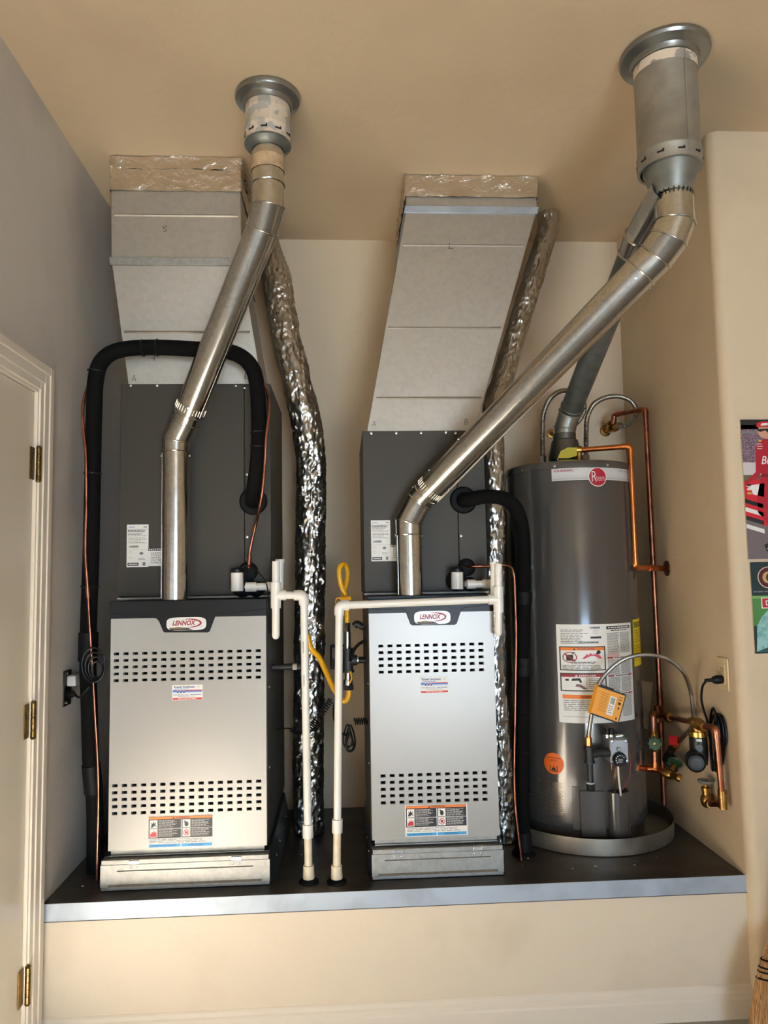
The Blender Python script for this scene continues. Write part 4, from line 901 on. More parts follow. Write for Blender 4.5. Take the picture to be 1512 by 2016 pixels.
p = Print(fo, 8); p.ell(.5, .5, .5, .5, flat('bright_orange', 240, 104, 14), .0006); p.text('DO NOT BLOCK', .13, .74, .87, .80, K, .001, .02); p.lines(.3, .60, .7, .69, 2, K, .001, .3, 3, .1); p.rect(.31, .12, .35, .40, K, .001); p.rect(.65, .12, .69, .40, K, .001); p.rect(.31, .12, .69, .16, K, .001); p.poly([(.4, .18), (.42, .32), (.48, .28), (.5, .4), (.54, .28), (.58, .34), (.6, .18)], K, .001); p.build('round_orange_sticker', wh)
# perforated air screen: real little studs round the lower jacket
sc_m = mat('perforated_metal', (150, 140, 122), .35, .9); b = MB()
aL = on_tank(1062, 1570)[1]; aR = on_tank(1109, 1570)[1]; zS0, zS1 = on_tank(1085, 1602)[0].z, on_tank(1085, 1538)[0].z
nx, nz = 13, 16
for i in range(nx):
    for j in range(nz):
        a = aL+(aR-aL)*(i+.5*(j % 2))/nx; z = zS0+(zS1-zS0)*(j+.5)/nz; v = V((math.cos(a), math.sin(a), 0))
        b.obox(HC+V((0, 0, z))+v*(HR+.0006), V((-v.y, v.x, 0))*.0022, v*.0008, V((0, 0, .0022)))
o = b.build('air_screen', sc_m, wh, smooth=False); o['kind'] = 'stuff'
# burner access cover
aC0 = on_tank(1128, 1600)[1]; aC1 = on_tank(1143, 1600)[1]; aC2 = on_tank(1190, 1600)[1]; aC3 = on_tank(1232, 1600)[1]
zc0 = on_tank(1180, 1646)[0].z; zc1 = on_tank(1180, 1556)[0].z
def shell(a0, a1, z0, z1, h0, h1, n=10):
    b = MB(); vs = []; fs = []
    for k in range(n+1):
        a = a0+(a1-a0)*k/n; h = h0+(h1-h0)*k/n
        for z in (z0, z1):
            for r_ in (HR-.002, HR+h): vs.append(HC+V((r_*math.cos(a), r_*math.sin(a), z)))
    for k in range(n):
        o_ = 4*k; fs += [(o_+1, o_+5, o_+7, o_+3), (o_, o_+4, o_+5, o_+1), (o_+2, o_+3, o_+7, o_+6)]
    fs += [(0, 1, 3, 2), (4*n, 4*n+2, 4*n+3, 4*n+1)]
    b.add(vs, fs); return b
cv = shell(aC1, aC2, zc0, zc1, .012, .014).build('burner_cover', T, wh, bevel=.002)
shell(aC0, aC1-.005, zc0+.02, zc1+.012, .004, .004).build('cover_tab', T, cv, bevel=.001)
bb_ = MB(); am = (aC2+aC3)/2+.04; vb = V((math.cos(am), math.sin(am), 0)); tb = V((-vb.y, vb.x, 0)); pts = []
for k in range(17):
    a = PI*k/16; pts.append(HC+vb*(HR-.004+.040*math.sin(a)**.6)+tb*(-.042*math.cos(a))+V((0, 0, zc0)))
bb_.prism(pts, (0, 0, zc1-zc0-.004)); bb_.build('wiring_cover', T, cv, bevel=.002)
b = MB(); b.prism([q_+V((0, 0, zc1-zc0-.003))+(-vb)*.006 for q_ in pts], (0, 0, .002)); b.build('cover_opening', mat('dark_interior'), cv)
# gas control valve
gv0, gv1 = at(1200, 1455, Y=2.725), at(1238, 1503, Y=2.725); SA_ = mat('cast_aluminium', (150, 152, 154), .45, .7, bump=('noise', 120, .15, .002))
gy = 2.725
gvm = MB(); gvm.box(gv0.x, gy, gv1.z, gv1.x, HC.y-HR+.035, gv0.z); gvo = gvm.build('gas_valve', SA_, wh, bevel=.004)
MB().box(gv0.x+.004, gy-.004, gv1.z+.004, gv1.x-.002, gy+.001, gv0.z-.004).build('face_plate', mat('face_plate_metal', (168, 170, 172), .35, .8), gvo, bevel=.001)
for dx, dz in ((.009, .009), (.009, -.009), (-.008, .009), (-.008, -.009)):
    screw(gvo, ((gv0.x if dx > 0 else gv1.x)+dx, gy-.0042, (gv1.z if dz > 0 else gv0.z)+dz))
dc = at(1221.5, 1496, Y=gy-.02); b = MB(); b.lathe([(.024, 0), (.024, .012), (.021, .016), (.010, .0165)], (dc.x, gy-.004, dc.z), (0, -1, 0), 30)
for k in range(24):
    a = 2*PI*k/24; v = V((math.cos(a), 0, math.sin(a))); b.obox(V((dc.x, gy-.010, dc.z))+v*.0245, v*.0015, V((0, .005, 0)), v.cross(V((0, 1, 0)))*.0016)
dl = b.build('temperature_dial', BLACKP(), gvo)
p = Print(front(dc.x-.02, dc.z-.02, dc.x+.02, dc.z+.02, gy-.0206), 1)
for k in range(7):
    a = math.radians(35+k*30); p.ell(.5+.4*math.cos(a), .5+.4*math.sin(a), .05, .05, W, .0004, 8)
p.lines(.3, .25, .75, .6, 4, W, .0004, .3, 3); p.build('dial_marks', dl)
pk = at(1218, 1475, Y=gy-.01); b = MB(); b.lathe([(.008, 0), (.008, .006), (.006, .009)], (pk.x, gy-.004, pk.z), (0, -1, 0), 16); b.build('pilot_adjuster', CHROME(), gvo)
for u_, h_ in ((1195.5, .022), (1204, .024)):
    q = at(u_, 1452, Y=2.755); b = MB(); b.cyl(q, q+V((0, 0, .012)), .011, n=16); b.build('knob_stem', CHROME(), gvo)
    q = q+V((0, 0, .012)); b = MB(); b.lathe([(.009, 0), (.010, .004), (.010, h_-.003), (.008, h_)], q, n=10); b.build('pilot_knob', BLACKP(), gvo)
q = at(1212, 1450, Y=2.755); b = MB(); b.cyl(q, at(1226, 1448, Y=2.75), .0065, n=14); b.build('igniter_tube', CHROME(), gvo); e_ = at(1226, 1448, Y=2.75); b = MB(); b.cyl(e_, e_+V((.006, 0, 0)), .005, n=12); b.build('igniter_tip', flat('green_cap', 30, 120, 84), gvo)
def wire(pts, r, m, parent, name): b = MB(); b.tube(catmull(pts, 8), r, 10); return b.build(name, m, parent)
wire([at(1217, 1508, Y=2.74), at(1218, 1530, Y=2.742), at(1221, 1556, Y=2.755), at(1222, 1566, Y=2.77)], .0035, mat('white_wire', (226, 220, 208), .4), gvo, 'white_tube')
wire([at(1204, 1504, Y=2.75), at(1204, 1512, Y=2.748), at(1204, 1516, Y=2.75)], .0025, BRASS(), gvo, 'test_plug')
wire([at(1216, 1506, Y=2.75), at(1212, 1530, Y=2.748), at(1213, 1560, Y=2.77)], .0014, COPPER(), gvo, 'pilot_tube'); wire([at(1214, 1506, Y=2.752), at(1209, 1532, Y=2.75), at(1211, 1560, Y=2.77)], .0014, BRASS(), gvo, 'pilot_tube')
wire([at(1238, 1470, Y=2.78), at(1241, 1500, Y=2.78), at(1239, 1530, Y=2.785), at(1230, 1548, Y=2.79), at(1222, 1558, Y=2.79)], .0016, mat('red_wire', (136, 40, 40), .4), gvo, 'red_wire')
# draft hood, nipples, relief valve
dh = V((at(1112, 880, Y=3.03).x, 3.03, ZT+.008)); zh = at(1112, 868, Y=3.03).z
b = MB(); b.lathe([(.070, .02), (.067, .045), (.054, zh-dh.z-.0), (.047, zh-dh.z+.004), (.047, zh-dh.z+.03)], dh, n=40, caps=False); b.build('draft_hood', mat('hood_metal', (96, 96, 92), .4, .8), wh)
for k in range(4):
    a = PI/4+PI/2*k; b = MB(); b.cyl(dh+V((.062*math.cos(a), .062*math.sin(a), -.006)), dh+V((.065*math.cos(a), .065*math.sin(a), .03)), .004, n=8); b.build('hood_leg', CHROME(), wh)
q = at(1068, 900, Y=3.06); b = MB(); b.cyl(V((q.x, 3.06, ZT-.0)), V((q.x, 3.06, ZT+.035)), .012, n=16); b.build('hot_nipple', CHROME(), wh); HN = V((q.x, 3.06, ZT+.03))
q = at(1153, 890, Y=3.04); b = MB(); b.cyl(V((q.x, 3.04, ZT-.0)), V((q.x, 3.04, ZT+.035)), .012, n=16); b.build('cold_nipple', CHROME(), wh); CN = V((q.x, 3.04, ZT+.03))
q = at(1139, 886, Y=2.92); rv = V((q.x, 2.92, q.z)); b = MB(); b.cyl(V((q.x, 2.92, ZT-.02)), rv+V((0, 0, .008)), .013, n=16); b.lathe([(.015, -.016), (.017, -.01), (.017, .01), (.013, .014)], rv, (1, 0, 0), 18); b.build('relief_valve', BRASS(), wh)
# yellow paper tag round the hood
b = MB(); q = at(1117, 896, Y=2.90); pts = [at(1098, 902, Y=2.90), at(1104, 888, Y=2.90), at(1118, 881, Y=2.90), at(1136, 881, Y=2.90), at(1136, 897, Y=2.90), at(1120, 902, Y=2.90)]
b.prism(pts, (0, .002, 0)); b.build('yellow_tag', mat('olive_yellow_card', (196, 178, 40), .6), wh)
b = MB(); a_ = on_tank(1252, 1511)[1]; v = V((math.cos(a_), math.sin(a_), 0)); pz_ = on_tank(1252, 1511)[0]; b.lathe([(.026, 0), (.026, .003), (.018, .006)], HC+V((0, 0, pz_.z))+v*HR, v, 24); b.build('drain_escutcheon', T, wh)
# clear document pouch hanging by the tank
b = MB(); pts = [at(1257, 1324, Y=2.905), at(1262, 1340, Y=2.912), at(1288, 1344, Y=2.975), at(1281, 1434, Y=2.97), at(1262, 1432, Y=2.915)]
b.prism([at(1263, 1340, Y=2.885), at(1285, 1344, Y=2.96), at(1276, 1436, Y=2.945), at(1268, 1434, Y=2.90)], (.001, .002, 0)); o = b.build('document_pouch', mat('smoky_clear_plastic', (150, 132, 108), .2, trans=.5, alpha=.55), origin=at(1266, 1434, Y=2.92)); tag(o, 'clear plastic pouch of papers tucked beside the water heater', 'pouch')

# ---- corrugated connectors
def corrugated(name, label, pts, r, m, ends):
    t = thing(name, label, 'water connector', pts[0]); P = catmull(pts, 30); b = MB(); rs = []; tot = 0
    fine = []
    for a, c in zip(P, P[1:]):
        for k in range(3): fine.append(a.lerp(c, k/3))
    fine.append(P[-1]); s = 0
    for i, p_ in enumerate(fine):
        if i: s += (fine[i]-fine[i-1]).length
        rs.append(r*(1+.11*math.sin(s*2*PI/.0075)))
    b.tube(fine, rs, 14); b.build('corrugated_tube', m, t)
    for i, (a, c) in enumerate(ends): x = MB(); x.cyl(a, c, r*1.55, n=6); x.build('hex_nut', mat('steel_nut', (150, 146, 138), .35, .95), t)
    return t
CS = mat('corrugated_stainless', (168, 160, 146), .3, 1.0)
hp_ = [HN, at(1068, 850, Y=3.06), at(1070, 815, Y=3.06), at(1082, 786, Y=3.08), at(1104, 770, Y=3.10), at(1128, 772, Y=3.13), at(1147, 788, Y=3.15), at(1150, 808, Y=3.18), at(1140, 828, Y=3.22), at(1120, 845, Y=3.28), at(1100, 854, Y=3.34)]
corrugated('flexible_connector', 'corrugated steel connector looping behind the grey heater vent', hp_, .0098, CS, [(HN-V((0, 0, .012)), HN+V((0, 0, .02))), (hp_[-1].lerp(hp_[-2], .5), hp_[-1])])
q = at(1086, 854, Y=YB-.002); t = thing('wall_stop_valve', 'small brass stub on the back wall behind the heater vent', 'valve', q)
b = MB(); b.lathe([(.024, 0), (.022, .004), (.012, .006), (.012, .062)], q, (0, -1, 0), 20); b.build('stub', BRASS(), t)
cp_ = [CN, at(1154, 850, Y=3.04), at(1157, 820, Y=3.04), at(1170, 795, Y=3.06), at(1195, 782, Y=3.10), at(1222, 781, Y=3.14), at(1243, 791, Y=3.18), at(1252, 810, Y=3.22), at(1246, 828, Y=3.25), at(1232, 838, Y=3.27), at(1217, 838, Y=3.28)]
corrugated('flexible_connector', 'corrugated steel connector arching from the tank to the brass wall valve', cp_, .0098, CS, [(CN-V((0, 0, .012)), CN+V((0, 0, .02))), (cp_[-1], cp_[-1].lerp(cp_[-2], .5))])
q = at(1192, 848, Y=YB-.002); t = thing('wall_stop_valve', 'tarnished brass stop valve on the back wall near the corner', 'valve', q)
b = MB(); b.lathe([(.028, 0), (.026, .004), (.013, .006), (.013, .05)], q, (.1, -1, 0), 22); b.build('escutcheon', BRASS(), t)
v0 = q+V((.012, -.07, .002)); v1 = at(1217, 838, Y=3.28)
b = MB(); b.lathe([(.014, -.03), (.021, -.022), (.023, 0), (.02, .02), (.014, .03)], v0, (.6, -.7, .1), 20); b.cyl(v0, v1, .013, n=16); b.build('valve_body', BRASS(), t)
b = MB(); s0 = at(1197, 832, Y=3.31); b.cyl(v0, s0, .008, n=12); b.obox(s0+V((.012, 0, .006)), (.03, 0, .006), (0, .004, 0), (-.0, 0, .005)); b.build('lever', BRASS(), t)

# ---- copper lines
def run(name, label, pts, r, m, rad=.02, cat='copper pipe', fittings=True, group=None, n=18):
    t = thing(name, label, cat, pts[0]); P = rounded(pts, rad, 7); b = MB(); b.tube(P, r, n); b.build('tube', m, t)
    if fittings:
        for a, c, e in zip(pts, pts[1:], pts[2:]):
            x = MB(); d1 = (V(a)-V(c)).normalized()*.032; d2 = (V(e)-V(c)).normalized()*.032
            x.tube(rounded([V(c)+d1, V(c), V(c)+d2], rad, 8), r+.0022, n); x.build('elbow', m, t)
    return t
rp = [rv+V((.012, 0, 0)), at(1232, 879, Y=2.87), at(1251, 1117, Y=2.862), at(1308, 1119, X=XR-.004)]
rp[1] = V((rp[2].x, 2.862, rp[1].z))
rt = run('relief_pipe', 'bright orange copper relief pipe stepping down to a wall flange', rp, .0108, COPPERB(), .02)
q = at(1313, 1119, X=XR-.001); b = MB(); b.lathe([(.033, 0), (.032, .003), (.020, .007), (.013, .009)], q, (-1, 0, 0), 28); b.build('wall_flange', mat('bronze_flange', (120, 96, 66), .35, .9), rt)
b = MB(); m_ = rp[2].lerp(rp[3], .55); d_ = (rp[3]-rp[2]).normalized(); b.cyl(m_-d_*.03, m_+d_*.03, .0135, n=18); b.build('coupling', COPPERB(), rt)
XP = 1.334
vt = at(1270, 806, X=XP); vm = at(1300, 1398, X=XP)
lp = [v1+V((-.020, .010, .006)), at(1209, 816, Y=3.29), V((XP, vt.y, vt.z)), V((XP, vm.y, vm.z+.05)), V((XP, vm.y+.01, ZP+.003))]
run('riser_pipe', 'long brown copper riser down the niche side wall behind the tank', lp, .0108, COPPER(), .02)
# recirculation loop: drain tee, green valve, pump, return
W0 = HC+V((0, 0, pz_.z))+v*(HR+.004)
dt = at(1290, 1514, X=1.22); dt2 = at(1308, 1520, X=1.24)
t = thing('drain_branch', 'copper drain branch with brass hose bib leaving the tank side', 'copper pipe', W0)
b = MB(); b.tube([W0, at(1270, 1513, X=1.17+.01), dt, dt2], .0115, 18); b.build('tube', COPPERB(), t)
b = MB(); b.cyl(dt-V((.022, -.02, 0)), dt+V((.022, -.02, 0)), .0145, n=18); b.cyl(dt, dt+V((0, 0, .03)), .0135, n=18); b.build('tee', COPPERB(), t)
hb = at(1318, 1524, X=1.25)
b = MB(); b.lathe([(.012, -.03), (.017, -.02), (.020, 0), (.017, .016), (.012, .02)], hb, (.7, -.7, -.1), 18); b.cyl(hb, at(1336, 1531, X=1.262), .011, .013, n=18); b.lathe([(.0155, 0), (.0155, .012), (.012, .013)], at(1334, 1530, X=1.261), (.6, -.4, -.3), 18); b.cyl(hb, hb+V((.03, .02, .03)), .009, n=12); b.build('hose_bib', BRASS(), t)
hw = hb+V((.036, .024, .038)); b = MB(); b.lathe([(.004, -.004), (.026, -.003), (.029, 0), (.026, .003), (.004, .005)], hw, (.6, .5, .6), 26); b.build('bib_handle', mat('dark_green_handle', (32, 66, 44), .4), t)
gp0 = dt+V((0, 0, .02)); gp1 = at(1287, 1412, X=1.20); gp1 = V((dt.x, dt.y, gp1.z)); gx = V((XP-.014, vm.y-.004, at(1300, 1407, X=XP).z))
t = thing('recirculation_riser', 'short copper riser with a green-handled valve beside the tank', 'copper pipe', gp0)
b = MB(); b.tube(rounded([gp0, gp1, gx], .018, 7), .0108, 18); b.build('tube', COPPER(), t)
b = MB(); b.tube(rounded([gp1-V((0, 0, .035)), gp1, gp1.lerp(gx, .35)], .018, 7), .0135, 18); b.build('elbow', COPPER(), t)
gvc = at(1287, 1459, X=dt.x); gvc = V((dt.x, dt.y, gvc.z)); b = MB(); b.lathe([(.011, -.04), (.017, -.03), (.017, .03), (.011, .04)], gvc, n=18); b.cyl(gvc, gvc+V((-.012, -.035, 0)), .009, n=14); b.build('valve_body', BRASS(), t)
gh = gvc+V((-.014, -.04, 0)); b = MB(); n_ = 10; pr_ = []
b.lathe([(.005, -.004), (.022, -.005), (.022, .005), (.005, .004)], gh, (-.33, -.94, 0), 30)
x_, y_ = perp(V((-.33, -.94, 0)))
for k in range(8):
    a = 2*PI*k/8; b.lathe([(.001, -.006), (.0055, -.004), (.0055, .004), (.001, .006)], gh+(x_*math.cos(a)+y_*math.sin(a))*.0225, (-.33, -.94, 0), 10)
b.build('green_handle', mat('green_valve_handle', (34, 78, 50), .4), t); b = MB(); b.lathe([(.0085, 0), (.008, .006), (.004, .009)], gh, (-.33, -.94, 0), 16); b.build('handle_nut', mat('pale_brass', (206, 190, 130), .3, 1.0), t)
b = MB(); b.cyl(gx+V((0.0, 0, -.03)), gx+V((0.0, 0, .04)), .0145, n=18); b.build('riser_tee', COPPER(), t)
# pump
PC = at(1373, 1425, X=1.275); t = thing('recirculation_pump', 'black cylindrical recirculation pump with brass collar below copper tubing', 'pump', at(1375, 1512, X=1.275))
b = MB(); b.lathe([(.014, -.045), (.017, -.03), (.022, -.018), (.024, 0), (.022, .018), (.017, .03), (.014, .045)], PC, (.05, -1, -.05), 24); b.cyl(PC, PC-V((0, 0, .04)), .024, n=22); b.build('pump_housing', BRASS(), t)
def Pz(v_): return at(1373, v_, X=1.275).z
x0_ = PC.x; y0_ = PC.y; b = MB(); b.cyl((x0_, y0_, Pz(1448)), (x0_, y0_, Pz(1439)), .033, n=30); b.build('brass_collar', mat('polished_brass', (214, 172, 92), .25, 1.0), t)
b = MB(); b.lathe([(.031, Pz(1449)), (.0315, Pz(1470)), (.031, Pz(1490)), (.028, Pz(1502))], (x0_, y0_, 0), n=30); b.build('motor_can', mat('black_motor_enamel', (22, 22, 23), .35, .2), t)
mh = at(1370, 1501, X=1.235); b = MB(); b.lathe([(.032, -.055), (.034, -.01), (.033, .008), (.030, .012), (.028, .009), (.027, .012), (.012, .013)], mh, (-.35, -.93, 0), 32); b.build('control_head', mat('black_motor_enamel'), t)
b = MB(); b.lathe([(.021, .012), (.020, .0155), (.012, .016)], mh, (-.35, -.93, 0), 28); b.build('control_dial', mat('dark_green_dial', (52, 56, 54), .35), t)
fr_ = V((-.35, -.93, 0)).normalized(); sd_ = V((.93, -.35, 0)).normalized()
for nm, v_, ww, hh, cc in (('name_plate', 1453, .010, .006, (216, 212, 204)), ('round_plate', 1468, .012, .012, (92, 96, 94))):
    b = MB(); c0 = V((x0_, y0_, Pz(v_)))+fr_*.0325; n_ = 20
    b.prism([c0+sd_*ww*math.cos(2*PI*k/n_+PI/4)*(1.3 if nm == 'name_plate' else 1)+V((0, 0, hh*math.sin(2*PI*k/n_+PI/4))) for k in (range(n_) if nm != 'name_plate' else (0, 5, 10, 15))], fr_*.0012); b.build(nm, flat(nm, *cc), t)
# pump pipework
t = thing('pump_supply_pipe', 'copper pipe with union joining the riser to the pump', 'copper pipe', gx)
s1 = PC+V((-.004, .04, .0)); b = MB(); b.tube([gx+V((0, -.012, -.004)), gx.lerp(s1, .5), s1], .0108, 18); b.build('tube', COPPER(), t)
um_ = gx.lerp(s1, .36); dd_ = (s1-gx).normalized(); b = MB(); b.lathe([(.013, -.026), (.017, -.02), (.021, -.012), (.023, 0), (.021, .012), (.014, .022)], um_, dd_, 8); b.build('union', BRASS(), t)
e1 = at(1409, 1434, X=1.30); e2 = at(1423, 1582, X=1.315); e3 = at(1399, 1583, X=1.315)
rp = [PC+V((.004, -.04, .0)), e1, e2, e3]
rt = run('pump_return_pipe', 'copper pipe bending down from the pump to the angle valve', rp, .0108, COPPER(), .018)
b = MB(); b.cyl(e2+V((0, 0, .018)), e2+V((0, 0, .045)), .0155, n=18); b.cyl(e2+V((0, 0, -.018)), e2+V((0, 0, .018)), .014, n=18); b.build('brass_adapter', BRASS(), rt)
av = at(1391, 1572, X=1.318); t = thing('angle_valve', 'brass angle valve with grey wheel handle low on the niche side wall', 'valve', av)
b = MB(); b.lathe([(.012, -.03), (.019, -.022), (.022, -.004), (.019, .008), (.014, .014), (.014, .03), (.017, .031), (.017, .04), (.008, .042), (.006, .056)], av, n=22); b.cyl(av+V((0, 0, -.012)), e3, .014, n=18); b.cyl(av+V((0, 0, -.004)), V((XR-.001, av.y+.02, av.z)), .012, n=16); b.build('valve_body', BRASS(), t)
ah = av+V((0, 0, .062)); b = MB(); GH = mat('grey_wheel', (150, 148, 146), .4, .6)
b.tube([ah+V((.024*math.cos(2*PI*k/28)*(1+.06*math.cos(8*PI*k/28*2)), .024*math.sin(2*PI*k/28)*(1+.06*math.cos(8*PI*k/28*2)), 0)) for k in range(28)], .0055, 8, closed=True)
for k in range(4): b.cyl(ah, ah+V((.022*math.cos(PI/2*k), .022*math.sin(PI/2*k), 0)), .0042, n=8)
b.cyl(ah-V((0, 0, .008)), ah+V((0, 0, .006)), .007, n=12); b.build('wheel_handle', GH, t)
# gas supply to the heater
ge = at(1328, 1503, X=XR-.001); t = thing('gas_shutoff', 'black gas stub with red-lever shutoff on the niche side wall', 'gas valve', ge)
b = MB(); b.lathe([(.036, 0), (.035, .004), (.014, .006), (.014, .03)], ge, (-1, 0, 0), 26); b.build('wall_flange', mat('grey_flange', (110, 104, 92), .4, .7), t)
g1 = at(1310, 1496, X=1.315); g2 = at(1323, 1474, X=1.315); g3 = at(1334, 1462, X=1.315)
b = MB(); b.tube(rounded([ge+V((-.025, 0, 0)), g1, g2], .02), .0145, 18); b.build('iron_elbow', ir, t); b = MB(); b.cyl(g2, g3, .012, n=16); b.cyl(g2.lerp(g3, .3), g2.lerp(g3, .7), .015, n=8); b.build('valve_body', BRASS(), t)
q = at(1326, 1458, X=1.30); b = MB(); b.obox(q, (.004, .006, .016), (.012, -.012, .0), (.003, .003, -.003)); b.build('red_lever', mat('red_handle', (196, 28, 34), .4), t)
b = MB(); b.cyl(g3, at(1340, 1456, X=1.315), .009, n=12); b.build('flare_end', BRASS(), t)
gl = [at(1340, 1456, X=1.315), at(1352, 1444, X=1.318), at(1361, 1432, X=1.325), at(1365, 1410, X=1.328), at(1363, 1382, X=1.32), at(1358, 1354, X=1.305), at(1347, 1326, Y=2.70), at(1329, 1307, Y=2.69), at(1305, 1294, Y=2.685), at(1273, 1289, Y=2.68), at(1242, 1293, Y=2.68), at(1218, 1304, Y=2.685), at(1195, 1324, Y=2.69), at(1179, 1347, Y=2.70), at(1170, 1378, Y=2.71), at(1164, 1411, Y=2.72), at(1160, 1440, Y=2.728), at(1159, 1450, Y=2.73)]
t = thing('steel_gas_hose', 'stainless gas hose arching from the wall to the water heater valve', 'gas hose', gl[0])
hose('', '', '', gl, .0076, STEEL(), 16, parent=t, part='braided_tube', k=10)
gx0 = at(1159, 1450, Y=2.73); gxx = gx0.x
def G2(v_): return V((gxx, 2.73, at(1159, v_, Y=2.73).z))
b = MB(); b.cyl(G2(1452), G2(1462), .0115, n=6); b.cyl(G2(1447), G2(1453), .0085, n=14); b.build('copper_flare_nut', COPPERB(), t)
t = thing('drip_leg', 'black iron tee and capped drip leg before the water heater gas valve', 'gas pipe', G2(1556))
b = MB(); b.cyl(G2(1462), G2(1468), .012, n=6); b.build('brass_bushing', BRASS(), t)
b = MB(); b.cyl(G2(1502), G2(1470), .0165, n=20); b.cyl(G2(1502), G2(1497), .0195, n=20); b.cyl(G2(1475), G2(1469), .0195, n=20); b.cyl(G2(1484), G2(1484)+V((.026, .004, 0)), .0165, n=18); b.build('tee', ir, t)
b = MB(); b.cyl(G2(1484)+V((.02, .004, 0)), V((gv0.x+.002, 2.738, G2(1484).z)), .0125, n=18); b.cyl(G2(1484)+V((.046, .006, 0)), V((gv0.x+.001, 2.738, G2(1484).z)), .016, n=18); b.build('side_nipple', ir, t)
b = MB(); b.cyl(G2(1541), G2(1502), .0115, n=18); b.build('drop_nipple', ir, t)
b = MB(); b.cyl(G2(1546), G2(1540), .0145, n=18); b.build('thread_tape', mat('pale_blue_tape', (190, 200, 212), .4), t)
b = MB(); b.lathe([(.013, 0), (.0155, .003), (.0165, .02), (.0175, .024), (.0165, .026)], G2(1557), n=20); b.build('cap', ir, t)
# hang tag on the hose
c4 = [at(1177, 1347, Y=2.698), at(1232, 1366, Y=2.688), at(1220, 1421.5, Y=2.688), at(1161.5, 1404, Y=2.716)]
c4[2] = c4[1]+c4[3]-c4[0]
nrm = (c4[1]-c4[0]).cross(c4[3]-c4[0]).normalized(); nrm = nrm if nrm.y < 0 else -nrm
off = nrm*.0105
def ft(x, q_, h): return (c4[3]*(1-x)+c4[2]*x)*(1-q_)+(c4[0]*(1-x)+c4[1]*x)*q_+off+nrm*h
t = thing('hang_tag', 'orange card tag with white barcode sticker folded over the steel gas hose', 'tag', ft(.5, 0, 0))
b = MB(); b.prism([ft(0, 0, 0), ft(1, 0, 0), ft(1, 1, 0), ft(0, 1, 0)], -nrm*.001); b.prism([ft(.02, 0, -.024), ft(.6, 0, -.024), ft(.6, 1, -.024), ft(.02, 1, -.024)], nrm*.001)
b.add([ft(0, 0, 0), ft(0, 1, 0), ft(-.085, 1, -.012), ft(-.085, 0, -.012), ft(.02, 1, -.024), ft(.02, 0, -.024)], [(0, 1, 2, 3), (3, 2, 4, 5)], 1); b.build('card', [mat('dark_card_edge', (40, 34, 28), .5), flat('tag_orange', 232, 158, 52)], t)
p = Print(ft); OC = flat('tag_orange', 232, 158, 52); p.rect(0, .05, .965, .95, OC, .0006); p.rect(.50, .17, .72, .80, W, .001); p.bars(.54, .55, .68, .76, K, .0014, 9); p.lines(.53, .22, .69, .5, 4, G, .0014, .4, 3)
p.lines(.18, .2, .45, .85, 9, flat('tag_brown', 170, 110, 40), .001, .3, 2, .1); p.ell(.86, .48, .03, .04, K, .001); p.rect(.80, .6, .9, .68, K, .001); p.ell(.87, .14, .03, .04, K, .001); p.lines(.78, .72, .93, .9, 2, K, .001, .3, 6); p.build('printed_face', t)

# wall outlet, plug and cord
o0, o1 = at(1416, 1292, X=XR), at(1437, 1362, X=XR)
t = thing('wall_outlet', 'cream duplex outlet on the niche side wall above the pump', 'outlet', ((XR), (o0.y+o1.y)/2, (o0.z+o1.z)/2))
yc, zc_ = (o0.y+o1.y)/2, (o0.z+o1.z)/2; IV = mat('cream_outlet_plastic', (222, 200, 158), .4)
MB().box(XR-.007, yc-.036, zc_-.058, XR-.0005, yc+.036, zc_+.058).build('cover_plate', IV, t, bevel=.004)
fz = MB(); fz.box(XR-.009, yc-.018, zc_-.036, XR-.0065, yc+.018, zc_+.036); fz.build('receptacle', IV, t, bevel=.001)
sl = MB()
for dz in (.018,):
    sl.box(XR-.0095, yc-.009, zc_+dz-.004, XR-.0089, yc-.007, zc_+dz+.006); sl.box(XR-.0095, yc+.006, zc_+dz-.004, XR-.0089, yc+.008, zc_+dz+.005); sl.cyl((XR-.0096, yc, zc_+dz-.009), (XR-.0088, yc, zc_+dz-.009), .0025, n=10)
sl.build('plug_slots', mat('dark_slot'), t)
pg = at(1422, 1338, X=XR-.012); t = thing('pump_power_cord', 'black power cord hanging in a looped bundle from the outlet', 'power cord', pg)
b = MB(); d_ = V((-1, -.1, -.02)).normalized(); b.lathe([(.015, 0), (.016, .02), (.012, .034), (.007, .038), (.0062, .06), (.004, .066)], V((XR-.0098, yc+.002, pg.z)), d_, 12); b.build('plug', BLACKP(), t)
p0 = V((XR-.0098, yc+.002, pg.z))+d_*.062
wire([p0, at(1390, 1341, X=1.262), at(1383, 1352, X=1.262), at(1381, 1376, X=1.27), at(1386, 1400, X=1.29), at(1392, 1418, X=1.305), at(1394, 1440, X=1.325)], .0042, BLACKP(), t, 'cord')
pts = []
for k in range(5):
    for j in range(24):
        a = 2*PI*j/24+PI/2; pts.append(at(1404+k*3.2+(7+3.4*((k*2) % 5)*.6)*math.cos(a)*(1.0 if math.sin(a) < 0 else .7), 1456+3*(k % 3)+(62-7*((k*3) % 5)*.7)*math.sin(a), X=1.331+.003*k+.0015*math.sin(a*2+k)))
b = MB(); b.tube(pts, .0042, 8); b.build('looped_cord', BLACKP(), t)

